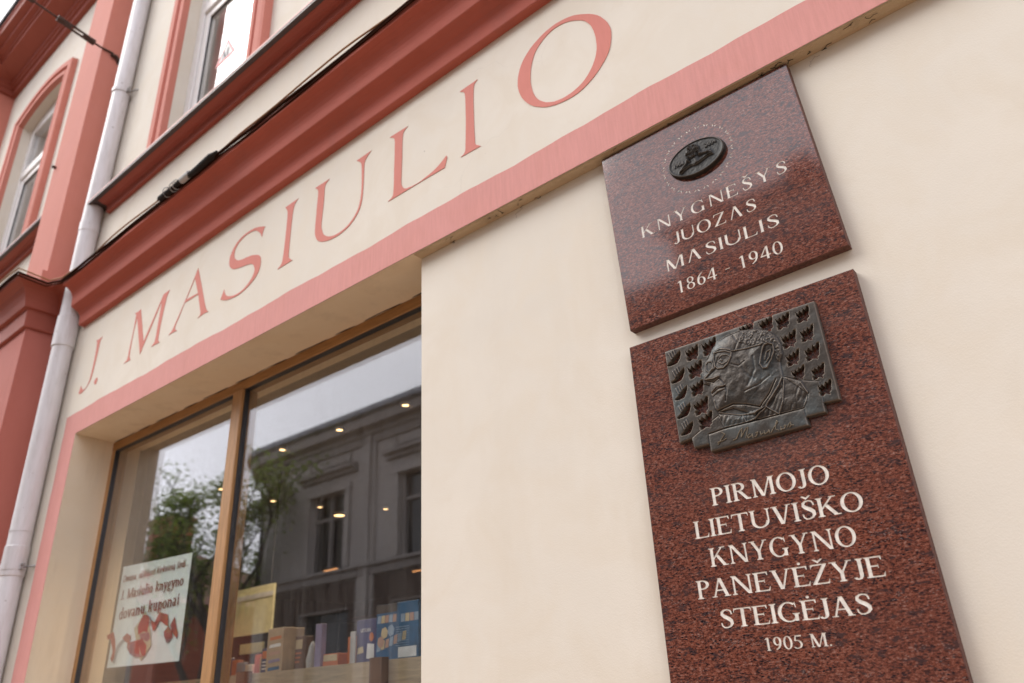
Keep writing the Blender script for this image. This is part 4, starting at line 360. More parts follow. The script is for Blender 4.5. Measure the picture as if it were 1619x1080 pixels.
class Font:
    def __init__(s, T=0.135, t=0.04, o=0.075, h=0.032, bk=0.03, cross=True): s.T, s.t, s.o, s.h, s.bk, s.cross = T, t, o, h, bk, cross; s.c = {}
    def stem(s, x, y0=0.0, y1=1.0, w=None, ser='tb'):
        w = w or s.T; g = [([(x - w / 2, y0), (x + w / 2, y0), (x + w / 2, y1), (x - w / 2, y1)], [])]
        if 'b' in ser: g.append(s.ser(x, y0, w, 1))
        if 't' in ser: g.append(s.ser(x, y1, w, -1))
        return g
    def ser(s, x, y, w, d):
        o, h, b = s.o, s.h, s.bk
        p = [(x - w / 2 - o, y), (x + w / 2 + o, y), (x + w / 2 + o, y + d * h * .7), (x + w / 2, y + d * (h + b)), (x - w / 2, y + d * (h + b)), (x - w / 2 - o, y + d * h * .7)]
        return (p, [])
    def dg(s, x0, y0, x1, y1, w): return [([(x0 - w / 2, y0), (x0 + w / 2, y0), (x1 + w / 2, y1), (x1 - w / 2, y1)], [])]
    def bar(s, x0, x1, y, h=None): h = h or s.t; return [([(x0, y), (x1, y), (x1, y + h), (x0, y + h)], [])]
    def arc(s, cx, cy, rx, ry, a0, a1, T=None, t=None, n=14):
        T = T or s.T; t = t or s.t; return [(arcpts(cx, cy, rx, ry, a0, a1, n) + arcpts(cx, cy, rx - T, ry - t, a1, a0, n), [])]
    def ring(s, cx, cy, rx, ry, T=None, t=None, tilt=0.0):
        T = T or s.T; t = t or s.t; o = arcpts(cx, cy, rx, ry, 0, 360, 28)[:-1]; i = arcpts(cx, cy, rx - T, ry - t, 0, 360, 28)[:-1]
        i = [(x - tilt * (y - cy), y) for x, y in i]; return [(o, [i])]
    def tri(s, *p): return [(list(p), [])]
    def trace(s, key, wd):
        P = D['letters'][key]; a = np.array(P[0]); x0, x1 = a[:, 0].min(), a[:, 0].max(); z0, z1 = a[:, 1].min(), a[:, 1].max()
        k = lambda p: [((x - x0) / (x1 - x0) * wd, -0.015 + (z - z0) / (z1 - z0) * 1.03) for x, z in p]
        return [(k(P[0]), [k(h) for h in P[1:]])]
    def sg(s, wd, ht, dx):
        k = s.T / .15
        P = [(.60, .70, .035), (.59, .80, .05), (.54, .92, .07), (.41, .975, .065), (.25, .955, .085), (.14, .86, .125), (.13, .74, .15), (.24, .62, .175), (.42, .50, .185), (.55, .37, .175), (.57, .22, .145), (.48, .09, .09), (.33, .028, .065), (.18, .035, .065), (.08, .14, .055), (.055, .30, .035)]
        L = []; R = []
        for i, (x, y, w) in enumerate(P):
            x0, y0, _ = P[max(0, i - 1)]; x1, y1, _ = P[min(len(P) - 1, i + 1)]; d = math.hypot(x1 - x0, y1 - y0); nx, ny = -(y1 - y0) / d, (x1 - x0) / d; w = max(w * k, s.t) / 2
            L.append(((x + nx * w) / .64 * wd + dx, (y + ny * w) * ht)); R.append(((x - nx * w) / .64 * wd + dx, (y - ny * w) * ht))
        return [(L + R[::-1], [])]
    def glyph(s, ch):
        if ch in s.c: return s.c[ch]
        T, t, o = s.T, s.t, s.o; l = o + T / 2 + 0.02; g = []; A = 0.7
        base = {'Š': 'S', 'Ž': 'Z', 'Ė': 'E', 'š': 's', 'ą': 'a', 'ų': 'u', 'į': 'i'}.get(ch, ch)
        if base != ch:
            gg, A = s.glyph(base); g = list(gg); up = 1.06 if ch in 'ŠŽĖ' else 0.76; m = A / 2
            if ch in 'ŠŽš': g += s.tri((m - .24, up + .17), (m - .15, up + .20), (m, up + .10), (m + .15, up + .20), (m + .24, up + .17), (m, up - .02)) 
            elif ch == 'Ė': g += [(arcpts(m, up + .09, .075, .075, 0, 360, 12)[:-1], [])]
            else: g += [([(A - .16, 0.02), (A - .24, -.12), (A - .2, -.2), (A - .06, -.21), (A - .06, -.17), (A - .14, -.14), (A - .15, -.1), (A - .08, 0.02)], [])]
            s.c[ch] = (g, A); return s.c[ch]
        x = l
        if ch == 'I': g = s.stem(x); A = 2 * l
        elif ch in 'PR':
            g = s.stem(x) + s.arc(x + .16, .745, .36, .255, 90, -90) + s.bar(x, x + .17, 1 - t) + s.bar(x, x + .17, .49); A = x + .58
            if ch == 'R': g += s.dg(x + .24, .5, x + .62, 0, T * 1.15) + (s.tri((x + .55, 0), (x + .78, 0), (x + .78, t), (x + .62, t * 1.6))); A = x + .8
        elif ch == 'M': g = s.stem(x, w=t * 1.3) + s.dg(x + .02, 1, x + .42, .02, T * 1.1) + s.dg(x + .84, 1, x + .44, 0, t * 1.3) + s.stem(x + .9) + s.bar(x - o, x + .06, 1 - s.h, s.h); A = x + .9 + l
        elif ch == 'O': g = s.ring(.52, .5, .49, .52, T * 1.05); A = 1.06
        elif ch == 'J': g = s.stem(x + .12, .2, 1, ser='t') + s.arc(x - .03, .2, .15 + T / 2, .22, 0, -150, T, t); A = x + .12 + l
        elif ch == 'L': g = s.stem(x) + s.bar(x, x + .58, 0) + s.tri((x + .5, 0), (x + .6, 0), (x + .64, .24), (x + .61, .24), (x + .54, .08), (x + .45, t)); A = x + .66
        elif ch == 'E':
            g = s.stem(x) + s.bar(x, x + .56, 0) + s.bar(x, x + .53, 1 - t) + s.bar(x, x + .38, .5)
            g += s.tri((x + .48, 0), (x + .58, 0), (x + .63, .22), (x + .6, .22), (x + .52, .07), (x + .42, t)) + s.tri((x + .46, 1), (x + .56, 1), (x + .56, .8), (x + .53, .8), (x + .48, .93), (x + .38, 1 - t)) + s.tri((x + .36, .62), (x + .39, .62), (x + .39, .42), (x + .36, .42)); A = x + .66
        elif ch == 'T': g = s.stem(.46, ser='b') + s.bar(.04, .88, 1 - t) + s.tri((.04, 1), (.14, 1), (.2, 1 - t), (.08, .9), (.05, .78), (.02, .78)) + s.tri((.88, 1), (.78, 1), (.72, 1 - t), (.84, .9), (.87, .78), (.9, .78)); A = .92
        elif ch == 'U': g = s.stem(x, .36, 1, ser='t') + s.arc(x + .36, .36, .36 + T / 2, .38, 180, 360, T, t * 1.2) + s.stem(x + .72 + T / 2 - t * .6, .36, 1, t * 1.2, 't'); g[1:2] = []; g.append((arcpts(x + .36, .36, .36 + T / 2, .38, 180, 360, 18) + arcpts(x + .36 + (T - t * 1.2) / 2, .36, .36 - t * .6, .3, 360, 180, 18), [])); g.append(s.ser(x, 1, T, -1)); A = x + .78 + l * .7
        elif ch == 'V': g = s.dg(.2, 1, .52, 0, T * 1.1) + s.dg(.86, 1, .55, 0, t * 1.3) + s.bar(.04, .36, 1 - s.h, s.h) + s.bar(.74, 1.0, 1 - s.h, s.h); A = 1.03
        elif ch == 'A':
            g = s.dg(.83, 0, .5, 1, T * 1.1) + s.dg(.17, 0, .47, .95, t * 1.3)
            if s.cross: g += s.bar(.28, .72, .32) + s.bar(.03, .3, 0, s.h) + s.bar(.68, 1.0, 0, s.h)
            A = 1.02
        elif ch == 'K': g = s.stem(x) + s.dg(x + .05, .38, x + .6, 1, t * 1.5) + s.dg(x + .26, .6, x + .68, 0, T * 1.2) + s.bar(x + .44, x + .76, 1 - s.h, s.h) + s.bar(x + .54, x + .88, 0, s.h); A = x + .88
        elif ch == 'N': g = s.stem(x + .02, w=t * 1.3) + s.dg(x + .04, 1, x + .78, 0, T * 1.15) + s.stem(x + .8, w=t * 1.3, ser='t') + s.bar(x - o, x + .1, 1 - s.h, s.h); A = x + .8 + l
        elif ch == 'Y': g = s.stem(.52, 0, .46, ser='b') + s.dg(.2, 1, .52, .42, T * 1.05) + s.dg(.86, 1, .55, .44, t * 1.3) + s.bar(.04, .36, 1 - s.h, s.h) + s.bar(.74, 1.0, 1 - s.h, s.h); A = 1.03
        elif ch == 'G': g = s.arc(.54, .5, .5, .52, 48, 318, T * 1.05, t, 26) + s.stem(.86, .02, .42, ser='t') + s.tri((.84, .98), (.88, .98), (.9, .7), (.87, .7), (.83, .82)); A = 1.08
        elif ch == 'Z': g = s.dg(.14, .02, .72, .98, T * 1.15) + s.bar(.08, .78, 1 - t) + s.bar(.06, .8, 0) + s.tri((.08, 1), (.2, 1 - t), (.11, .88), (.09, .78), (.06, .78)) + s.tri((.7, 0), (.8, 0), (.84, .22), (.81, .22), (.76, .08), (.66, t)); A = .88
        elif ch == 'S': g = s.sg(.64, 1.0, .06); A = .76
        elif ch == 'D': g = s.stem(x) + s.arc(x + .2, .5, .62, .5, 90, -90, n=20) + s.bar(x, x + .21, 1 - t) + s.bar(x, x + .21, 0); A = x + .86
        elif ch == '1': g = s.stem(.34, ser='b', y1=1.0) + s.tri((.34 - T / 2, 1.0), (.34 - T / 2, .86), (.12, .84), (.12, .88)); A = .66
        elif ch == '0': g = s.ring(.38, .5, .34, .51, T, t); A = .76
        elif ch == '9': g = s.ring(.37, .68, .31, .33, T, t) + s.arc(.12, .62, .56, .62, 0, -78, T, t); A = .74
        elif ch == '6': g = s.ring(.38, .32, .31, .33, T, t) + s.arc(.63, .38, .56, .62, 180, 102, T, t); A = .74
        elif ch == '8': g = s.ring(.37, .26, .31, .275, T * .9, t) + s.ring(.37, .76, .26, .25, T * .85, t); A = .74
        elif ch == '5': g = s.arc(.28, .32, .38, .33, 115, -140, T, t) + s.bar(.2, .64, .89, .11) + s.dg(.14, .6, .23, .98, t * 1.5); A = .74
        elif ch == '4': g = s.stem(.52, 0, 1, ser='b') + s.dg(.06, .27, .5, 1, t * 1.6) + s.bar(.04, .74, .24, t * 1.5); A = .78
        elif ch == '2': g = s.arc(.34, .68, .3, .33, 160, -35, T, t) + s.dg(.1, .04, .56, .5, T) + s.bar(.06, .66, 0, t * 2); A = .74
        elif ch == '-': g = s.bar(.06, .4, .4, .06); A = .46
        elif ch == '.': g = [(arcpts(.14, .06, .075, .075, 0, 360, 12)[:-1], [])]; A = .34
        elif ch == ',': g = [([(.08, .12), (.2, .12), (.2, .0), (.1, -.16), (.07, -.15), (.13, 0), (.08, .02)], [])]; A = .34
        elif ch == ' ': A = .42
        # lower case, x-height .68
        elif ch == 'o': g = s.ring(.33, .33, .3, .36, T, t); A = .66
        elif ch == 'a': g = s.stem(.44, 0, .5, ser='') + s.arc(.27, .5, .17 + T / 2, .2, 0, 150, T, t) + s.ring(.26, .19, .21, .2, T * .9, t) + s.tri((.44, 0), (.62, .05), (.6, .0), (.5, -.01)); A = .64
        elif ch in 'dqg' and ch != 'g': g = s.ring(.31, .33, .28, .35, T, t) + s.stem(.54, 0, 1.03, ser='') + s.bar(.42, .5, .98, t) + s.bar(.54, .7, 0, t); A = .72
        elif ch == 'g': g = s.ring(.3, .44, .24, .25, T * .9, t) + s.ring(.32, -.14, .28, .16, T * .8, t) + s.bar(.48, .64, .6, t * 1.4) + s.dg(.2, 0, .16, .22, t * 2); A = .66
        elif ch == 'p': g = s.stem(.2, -.32, .66, ser='b') + s.ring(.42, .33, .28, .35, T, t) + s.bar(.06, .2, .63, t); A = .74
        elif ch == 'e': g = s.arc(.33, .33, .3, .36, 5, 320, T, t, 24) + s.bar(.1, .62, .34, t); A = .64
        elif ch == 'i': g = s.stem(.2, 0, .66, ser='b') + s.bar(.06, .2, .63, t) + [(arcpts(.2, .88, .08, .08, 0, 360, 10)[:-1], [])]; A = .4
        elif ch == 'l': g = s.stem(.2, 0, 1.03, ser='b') + s.bar(.06, .2, .99, t); A = .4
        elif ch == 'k': g = s.stem(.2, 0, 1.03, ser='b') + s.bar(.06, .2, .99, t) + s.dg(.22, .28, .58, .66, t * 1.6) + s.dg(.36, .44, .62, 0, T * 1.05) + s.bar(.44, .66, .63, t) + s.bar(.5, .76, 0, t); A = .76
        elif ch in 'nmr': 
            g = s.stem(.2, 0, .66, ser='b') + s.bar(.06, .2, .63, t)
            if ch == 'r': g += s.arc(.38, .42, .2, .26, 160, 40, T, t * 2); A = .54
            else: g += s.arc(.4, .42, .14 + T, .26, 170, 0, T, t * 1.6) + s.stem(.4 + .14 + T / 2, 0, .44, ser='b'); A = .8
        elif ch == 's': g = s.sg(.44, .68, .04); A = .52
        elif ch == 't': g = s.stem(.2, .08, .84, ser='') + s.bar(.05, .4, .61, t * 1.3) + s.arc(.34, .14, .14 + T / 2, .16, 180, 300, T, t); A = .44
        elif ch == 'u': g = s.stem(.2, .16, .66, ser='') + s.bar(.05, .2, .63, t) + s.arc(.37, .22, .17 + T / 2, .24, 180, 330, T, t * 1.6) + s.stem(.56, 0, .66, ser='') + s.bar(.42, .56, .63, t) + s.bar(.56, .7, 0, t); A = .76
        elif ch in 'vy':
            g = s.dg(.14, .66, .36, 0, T * 1.05) + s.dg(.6, .66, .38, 0, t * 1.4) + s.bar(.02, .3, .63, t) + s.bar(.48, .7, .63, t)
            if ch == 'y': g += s.dg(.38, .02, .24, -.26, t * 1.6) + [(arcpts(.17, -.25, .08, .08, 0, 360, 10)[:-1], [])]
            A = .7
        s.c[ch] = (g, A); return s.c[ch]
    def line(s, txt, x0, x1, z, cap, tr=0.0, zr=None, skew=0.0):
        gl = [s.glyph(c) for c in txt]; tot = sum(a for _, a in gl) + tr * (len(txt) - 1); k = (x1 - x0) / tot; out = []; x = x0; zr = z if zr is None else zr
        for g, a in gl:
            zz = z + (zr - z) * (x - x0) / (x1 - x0)
            f = lambda p: [(x + u * k + skew * v * cap, zz + v * cap) for u, v in p]
            if g: out.append([(f(o_), [f(h) for h in hs_]) for o_, hs_ in g])
            x += (a + tr) * k
        return out
def place(o2, y): return [(x, y, z) for x, z in o2]
def flat_letter(groups, yf, th, name, mat, parent):
    v, f, ins, _ = cdt(groups); V = []; F = []; m = {}; cnt = {}
    def g(i, back):
        if (i, back) not in m: m[i, back] = len(V); V.append((v[i][0], yf + (th if back else 0), v[i][1]))
        return m[i, back]
    for t_, q in zip(f, ins):
        if not q: continue
        F.append(tuple(g(i, 0) for i in t_))
        for a, b in ((t_[0], t_[1]), (t_[1], t_[2]), (t_[2], t_[0])): cnt[(a, b)] = 1
    for (a, b) in list(cnt):
        if (b, a) not in cnt: F.append((g(a, 0), g(b, 0), g(b, 1), g(a, 1)))
    return mesh(name, V, F, mat, parent)
def carved_slab(name, quad, yf, yb, glyphs, parent, depth=0.0010, bev=0.0015):
    """quad: front corners (TL, TR, BR, BL) in XZ. Front face with the letters cut out of it; each letter's groove is a part."""
    groups = [g for gl in glyphs for g in gl]
    v, f, ins, cen = cdt(groups, quad)
    V = [(p[0], yf, p[1]) for p in v]; F = [t_ for t_, q in zip(f, ins) if not q]; mi = [0] * len(F)
    k = len(V); c = np.mean(quad, 0)
    for (x, z) in quad: V.append((x + bev * np.sign(x - c[0]), yf + bev, z + bev * np.sign(z - c[1])))
    for (x, z) in quad: V.append((x + bev * np.sign(x - c[0]), yb, z + bev * np.sign(z - c[1])))
    for (x, z) in quad: V.append((x, yf, z))
    for i in range(4):
        j = (i + 1) % 4
        F.append((k + 8 + i, k + 8 + j, k + j, k + i)); mi.append(1); F.append((k + i, k + j, k + 4 + j, k + 4 + i)); mi.append(1)
    F.append((k + 4, k + 5, k + 6, k + 7)); mi.append(1)
    mesh("slab", V, F, None, parent, mats=[M['granite'], M['granite_side']], mi=mi)
    for gl in glyphs:
        pts = np.array([p for o_, _ in gl for p in o_]); lo, hi = pts.min(0) - 1e-4, pts.max(0) + 1e-4
        VV = []; FF = []; m = {}; cnt = set()
        def g(i, back):
            if (i, back) not in m: m[i, back] = len(VV); VV.append((v[i][0], yf + (depth if back else 0), v[i][1]))
            return m[i, back]
        sel = [t_ for t_, q, cc in zip(f, ins, cen) if q and lo[0] <= cc[0] <= hi[0] and lo[1] <= cc[1] <= hi[1]]
        for t_ in sel:
            FF.append(tuple(g(i, 1) for i in t_))
            for a, b in ((t_[0], t_[1]), (t_[1], t_[2]), (t_[2], t_[0])): cnt.add((a, b))
        for (a, b) in list(cnt):
            if (b, a) not in cnt: FF.append((g(a, 0), g(b, 0), g(b, 1), g(a, 1)))
        if FF: mesh("letter", VV, FF, M['carve'], parent)
# ================================================================== the setting
mb = MB().add([(-400, -400, -0.15), (400, -400, -0.15), (400, 400, -0.15), (-400, 400, -0.15)], [(0, 1, 2, 3)]); mb.build("ground", M['asphalt'], kind="structure")
box("road", M['asphalt'], None, -200, 60, -9.2, -3.2, -0.149, -0.12, kind="structure")
box("pavement", M['paving'], None, -200, 60, -3.2, 0.4, -0.15, 0.0, kind="structure")
box("pavement_opposite", M['paving'], None, -200, 60, -12.4, -9.2, -0.15, 0.0, kind="structure")
# ================================================================== bookshop building
B = thing("bookshop_building", "cream and pink bookshop facade with red cornice and painted serif name above its shop window", "building")
ZS = 3.14
UR = (-4.18, -3.17, 4.90, 7.3); UL = (-7.72, -6.62, 5.24, 7.36); U3 = (-0.75, 0.26, 4.90, 7.3)
wallmb = holed(-14, 6, 0, 8.6, 0.0, 0.42, [(-4.67, 6, 0, ZS), UR, UL, U3], noleft=(0,))
wallmb.build("wall", M['cream'], B)
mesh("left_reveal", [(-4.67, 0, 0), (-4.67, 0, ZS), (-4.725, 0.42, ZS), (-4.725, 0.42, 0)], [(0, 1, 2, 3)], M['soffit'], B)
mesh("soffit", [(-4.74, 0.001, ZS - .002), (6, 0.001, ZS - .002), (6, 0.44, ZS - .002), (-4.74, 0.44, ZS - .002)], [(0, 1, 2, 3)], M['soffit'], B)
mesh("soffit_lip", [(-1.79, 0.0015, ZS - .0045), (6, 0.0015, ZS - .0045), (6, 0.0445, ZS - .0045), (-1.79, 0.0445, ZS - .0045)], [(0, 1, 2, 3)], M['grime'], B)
rg = random.Random(21)
for k in range(26):
    x = rg.uniform(-1.7, .3); y = rg.uniform(.004, .04); n__ = rg.randint(3, 6); P_ = [(x, y, ZS - .006)]
    for q in range(n__): P_.append((P_[-1][0] + rg.uniform(-.012, .014), min(.044, max(.002, P_[-1][1] + rg.uniform(-.008, .008))), ZS - .006 - rg.uniform(0, .003)))
    V, F = tube(P_, rg.uniform(.0004, .0011), 4); mesh("cobweb", V, F, M['black'], B)
for x, z in ((-.29, 3.10), (-1.32, 3.10)):
    P_ = [(x, .0435, z)]
    for q in range(7): P_.append((P_[-1][0] + rg.uniform(-.004, .012), .0438, P_[-1][2] + rg.uniform(-.004, .012)))
    V, F = tube(P_, .00028, 4); mesh("hairline_crack", V, F, M['rust'], B)
# recessed wall carrying the plaques, with softly rounded corner
cr = [(-1.795, 0.42)] + [(-1.795 + 0.008 - 0.008 * math.cos(a), 0.045 + 0.008 - 0.008 * math.sin(a)) for a in np.linspace(0, math.pi / 2, 5)] + [(6, 0.045)]
V = [(x, y, z) for z in (0, ZS + .02) for x, y in cr]; n_ = len(cr)
mesh("wall_panel", V, [(i, i + 1, n_ + i + 1, n_ + i) for i in range(n_ - 1)], M['cream'], B)
box("plinth", M['cream'], B, -4.67, -1.79, 0.03, 0.42, 0, 0.75)
# painted pink band above and beside the window, about a millimetre of paint with a slightly wavering edge
def waver(x, s, a=0.0022): return a * (math.sin(x * 7.1 + s) + 0.6 * math.sin(x * 17.3 + 2 * s) + 0.4 * math.sin(x * 41 + s))
xs = np.linspace(-4.84, 6, 260); bt = [(x, 3.285 + waver(x, 1, .003)) for x in xs]; bb = [(x, ZS + .0005 + 0.0) for x in xs if x > -4.665] 
bb = [(-4.67, ZS + .0005)] + bb
left_o = [(-4.845 + waver(z * 3, 3), z) for z in np.linspace(0.0, 3.285, 60)]; left_i = [(-4.67 + 0.0, z) for z in (ZS, 0.0)]
outline = left_o + bt + bb[::-1] + [(-4.67, 0.0)]
flat_letter([(outline, [])], -0.0015, 0.0014, "painted_band", M['band'], B)
for key, P in D['letters'].items():
    flat_letter([(P[0], P[1:])], -0.0022, 0.002, "letter", M['letter'], B)
# string cornice
CP = [(0, 3.92), (0.034, 3.92), (0.037, 3.924), (0.041, 3.982), (0.044, 3.992), (0.056, 4.008), (0.078, 4.022), (0.100, 4.032), (0.104, 4.036), (0.106, 4.054), (0.107, 4.082), (0.110, 4.104), (0.118, 4.124), (0.132, 4.142), (0.150, 4.154), (0.168, 4.160), (0.176, 4.163), (0.178, 4.167), (0.179, 4.196), (0.0, 4.225)]
V, F = sweep([(-4.885, 0), (6, 0)], CP); mesh("cornice", V, F, M['red'], B)
CP2 = [(0, 3.99), (0.02, 3.99), (0.024, 3.996), (0.026, 4.105), (0.028, 4.118), (0.052, 4.12), (0.056, 4.13), (0.066, 4.17), (0.080, 4.205), (0.10, 4.235), (0.125, 4.25), (0.155, 4.256), (0.16, 4.262), (0.162, 4.28), (0.0, 4.30)]
V, F = sweep([(-14, 0), (-8.88, 0), (-8.88, -0.207), (-8.42, -0.207), (-8.42, 0), (-5.76, 0), (-5.76, -0.207), (-5.3, -0.207), (-5.3, 0), (-5.02, 0)], CP2); mesh("cornice", V, F, M['trim'], B)
for a, b_ in ((-5.76, -5.3), (-8.88, -8.42)):
    p = box("pilaster", M['pil_low'], B, a, b_, -0.207, 0.01, 0, 4.0)
    p2 = MB().box(a + .02, b_, -0.165, 0.01, 4.2, 8.15).box(a - .005, b_ + .035, -0.203, 0.01, 4.27, 4.43).build("upper_pilaster", M['pil'], B)
# eaves cornice
EP = [(0, 8.10), (.045, 8.10), (.048, 8.16), (.07, 8.165), (.074, 8.185), (.094, 8.19), (.10, 8.225), (.118, 8.232), (.262, 8.262), (.264, 8.30), (.282, 8.305), (.286, 8.325), (.335, 8.335), (.338, 8.37), (.352, 8.375), (.405, 8.392), (.41, 8.44), (.425, 8.455), (.427, 8.48)]
path = [(-14, 0), (-8.86, 0), (-8.86, -.165), (-8.42, -.165), (-8.42, 0), (-5.74, 0), (-5.74, -.165), (-5.3, -.165), (-5.3, 0), (6, 0)]
V, F = sweep(path, EP); mesh("eaves_cornice", V, F, M['trim'], B)
V, F = sweep(path, [(0.0, 8.485), (.42, 8.485), (.435, 8.475), (.452, 8.49), (.455, 8.52), (.0, 8.95)]); mesh("roof", V, F, M['roofing'], B)
# upper windows
def upper_window(hole, arch, blindx, name="window"):
    x0, x1, z0, z1 = hole; W = bpy.data.objects.new("window", None); COL.objects.link(W); W.parent = B
    n = 14; R_ = arch
    arc_ = [(x0 + (x1 - x0) * i / n, z1 - R_ * (abs(2 * i / n - 1) ** 2)) for i in range(n + 1)]
    # arch filler
    V = []; F = []
    for (x, z) in arc_:
        V += [(x, 0.0005, z), (x, 0.2, z), (x, 0.0005, z1 + .001)]
    for i in range(n): F += [(3 * i, 3 * i + 3, 3 * i + 4, 3 * i + 1), (3 * i, 3 * i + 3, 3 * i + 5, 3 * i + 2)]
    mesh("arch_head", V, F, M['cream'], W)
    # moulded surround swept round the opening
    pathp = [(x0, z0)] + arc_ + [(x1, z0)]
    prof = [(-.002, -.0), (-.002, .042), (.0, .046), (.038, .05), (.044, .028), (.072, .028), (.078, .056), (.128, .056), (.150, .05), (.156, .0)]
    V = []; F = []; m = len(prof)
    for i, (x, z) in enumerate(pathp):
        a = Vector((pathp[i][0] - pathp[i - 1][0], pathp[i][1] - pathp[i - 1][1])) if i else Vector((0, 1))
        b = Vector((pathp[i + 1][0] - x, pathp[i + 1][1] - z)) if i < len(pathp) - 1 else a
        a.normalize(); b.normalize(); na = Vector((-a.y, a.x)); nb = Vector((-b.y, b.x)); mt = na + nb; mt = mt / mt.dot(na)
        for d, h in prof: V.append((x + mt.x * d, -h, z + mt.y * d))
    for i in range(len(pathp) - 1):
        for k in range(m - 1): F.append((i * m + k, i * m + k + 1, (i + 1) * m + k + 1, (i + 1) * m + k))
    mesh("surround", V, F, M['pil'], W)
    # sill
    sp = [(0, z0 - .10), (.026, z0 - .10), (.03, z0 - .05), (.036, z0 - .046), (.06, z0 - .044), (.078, z0 - .038), (.092, z0 - .036), (.092, z0 - .03), (.0, z0 - .026)]
    main = -5 < x0 < -4
    V, F = sweep([(x0 - (.68 if main else .30), 0), (-1.2 if main else (5.9 if x0 > -2 else -5.765), 0)], sp); s_ = mesh("sill", V, F, M['trim'], W)
    xe = -1.2 if main else (5.9 if x0 > -2 else -5.76); xl = x0 - (.79 if main else (.30 if x0 < -5 else .448))
    mesh("sill_flashing", [(xl, -.122, z0 - .036), (xe, -.122, z0 - .036), (xe, -.122, z0 - .014), (xl, -.122, z0 - .014), (xl, .0, z0 - .029), (xe, .0, z0 - .029), (xl, .09, z0 + .01), (xe, .09, z0 + .01)],
         [(0, 1, 5, 4), (0, 1, 2, 3), (3, 2, 7, 6), (0, 3, 6, 4), (1, 2, 7, 5)], M['flash'], W)
    mesh("sill_edge", [(xl, -.1235, z0 - .022), (xe, -.1235, z0 - .022), (xe, -.1235, z0 - .010), (xl, -.1235, z0 - .010), (xe, .0, z0 - .004), (xl, .0, z0 - .004)], [(0, 1, 2, 3), (3, 2, 4, 5)], M['pinkedge'], W)
    # white frame
    yf = 0.085; zt = z0 + 1.35; fr = MB(); mid = (x0 + x1) / 2
    fr.box(x0, x0 + .075, yf, yf + .07, z0, z1, .004).box(x1 - .075, x1, yf, yf + .07, z0, z1, .004).box(x0 + .075, x1 - .075, yf, yf + .07, z0, z0 + .055, .004).box(x0 + .075, x1 - .075, yf - .006, yf + .07, zt, zt + .095, .006).box(x0 + .075, x1 - .075, yf, yf + .07, z1 - R_ - .07, z1, .004)
    fr.build("frame", M['white_pvc'], W)
    s = MB()
    s.box(x0 + .08, x0 + .14, yf + .012, yf + .06, z0 + .06, zt - .005, .005).box(x1 - .14, x1 - .08, yf + .012, yf + .06, z0 + .06, zt - .005, .005).box(x0 + .14, x1 - .14, yf + .012, yf + .06, z0 + .06, z0 + .12, .005).box(x0 + .14, x1 - .14, yf + .012, yf + .06, zt - .065, zt - .005, .005)
    s.build("sash", M['white_pvc'], W)
    g = MB().box(x0 + .139, x0 + .1425, yf + .02, yf + .03, z0 + .12, zt - .06).box(x0 + .14, x1 - .14, yf + .02, yf + .03, zt - .067, zt - .0635)
    g.build("gasket", M['gasket'], W)
    box("pane", M['glass'], W, x0 + .14, x1 - .14, yf + .030, yf + .036, z0 + .11, zt - .06); box("pane", M['glass'], W, x0 + .075, x1 - .075, yf + .030, yf + .036, zt + .09, z1 - R_ - .06)
    MB().box(x0, x1, 0.22, 0.225, z0, z1).box(x0 - .01, x0, .16, .42, z0, z1).box(x1, x1 + .01, .16, .42, z0, z1).build("curtain", M['curtain'], W)
    return W
upper_window(UR, .1, None); upper_window(UL, .1, None); upper_window(U3, .1, None)
# small triangular sticker on the upper window glass
t_ = thing("warning_sign", "small white triangle sticker with red border and letter M on the upstairs window", "sign")
A_, B2, C2 = (-3.745, 5.765), (-3.630, 5.575), (-3.872, 5.572)
cx, cz = (A_[0] + B2[0] + C2[0]) / 3, (A_[1] + B2[1] + C2[1]) / 3
inn = [(cx + (p[0] - cx) * .74, cz + (p[1] - cz) * .74) for p in (A_, B2, C2)]
flat_letter([([A_, B2, C2], [])], 0.1135, 0.0012, "plate", M['white'], t_)
flat_letter([([A_, B2, C2], [inn])], 0.1125, 0.0009, "border", M['signred'], t_)
F0 = Font(0.2, 0.09, 0.03, 0.05, 0.0)
flat_letter(F0.line("M", cx - .038, cx + .038, cz - .045, .075)[0], 0.1125, 0.0009, "letter", M['ink'], t_)
# shop window
W = bpy.data.objects.new("shop_window", None); COL.objects.link(W); W.parent = B
def rail(name, mat, *a): return box(name, mat, W, *a, c=0.004)
FY0, FY1 = 0.24, 0.32
rail("head_rail", M['woodH'], -4.72, -1.79, FY0, FY1, 3.085, 3.14); rail("jamb", M['woodV'], -4.735, -4.665, FY0 + .001, FY1, .75, 3.088)
rail("mullion", M['woodV'], -3.36, -3.275, FY0 - .012, FY1, .76, 3.082); rail("bottom_rail", M['woodH'], -4.66, -1.79, FY0, FY1, .75, .84)
gk = MB()
for (a, b_) in ((-4.665, -3.36), (-3.275, -1.79)):
    gk.box(a, a + .006, FY0 + .004, FY1 - .05, .84, 3.085).box(b_ - .006, b_, FY0 + .004, FY1 - .05, .84, 3.085).box(a + .006, b_ - .006, FY0 + .004, FY1 - .05, 3.079, 3.085)
gk.build("gasket", M['gasket'], W)
for (a, b_) in ((-4.662, -3.363), (-3.272, -1.79)):
    for yy in (0.256, 0.274): 
        MB().box(a, b_, yy, yy + .004, .84, 3.082).build("pane", M['glass'], W)
# jagged filler line between wood and plaster
pts = [(x, 0.237 + 0.002 * math.sin(x * 23), 3.1405 + 0.0025 * math.sin(x * 31) * math.sin(x * 7)) for x in np.linspace(-4.7, -1.8, 90)]
V, F = tube(pts, 0.004, 6); mesh("filler_bead", V, F, M['rust'], W)
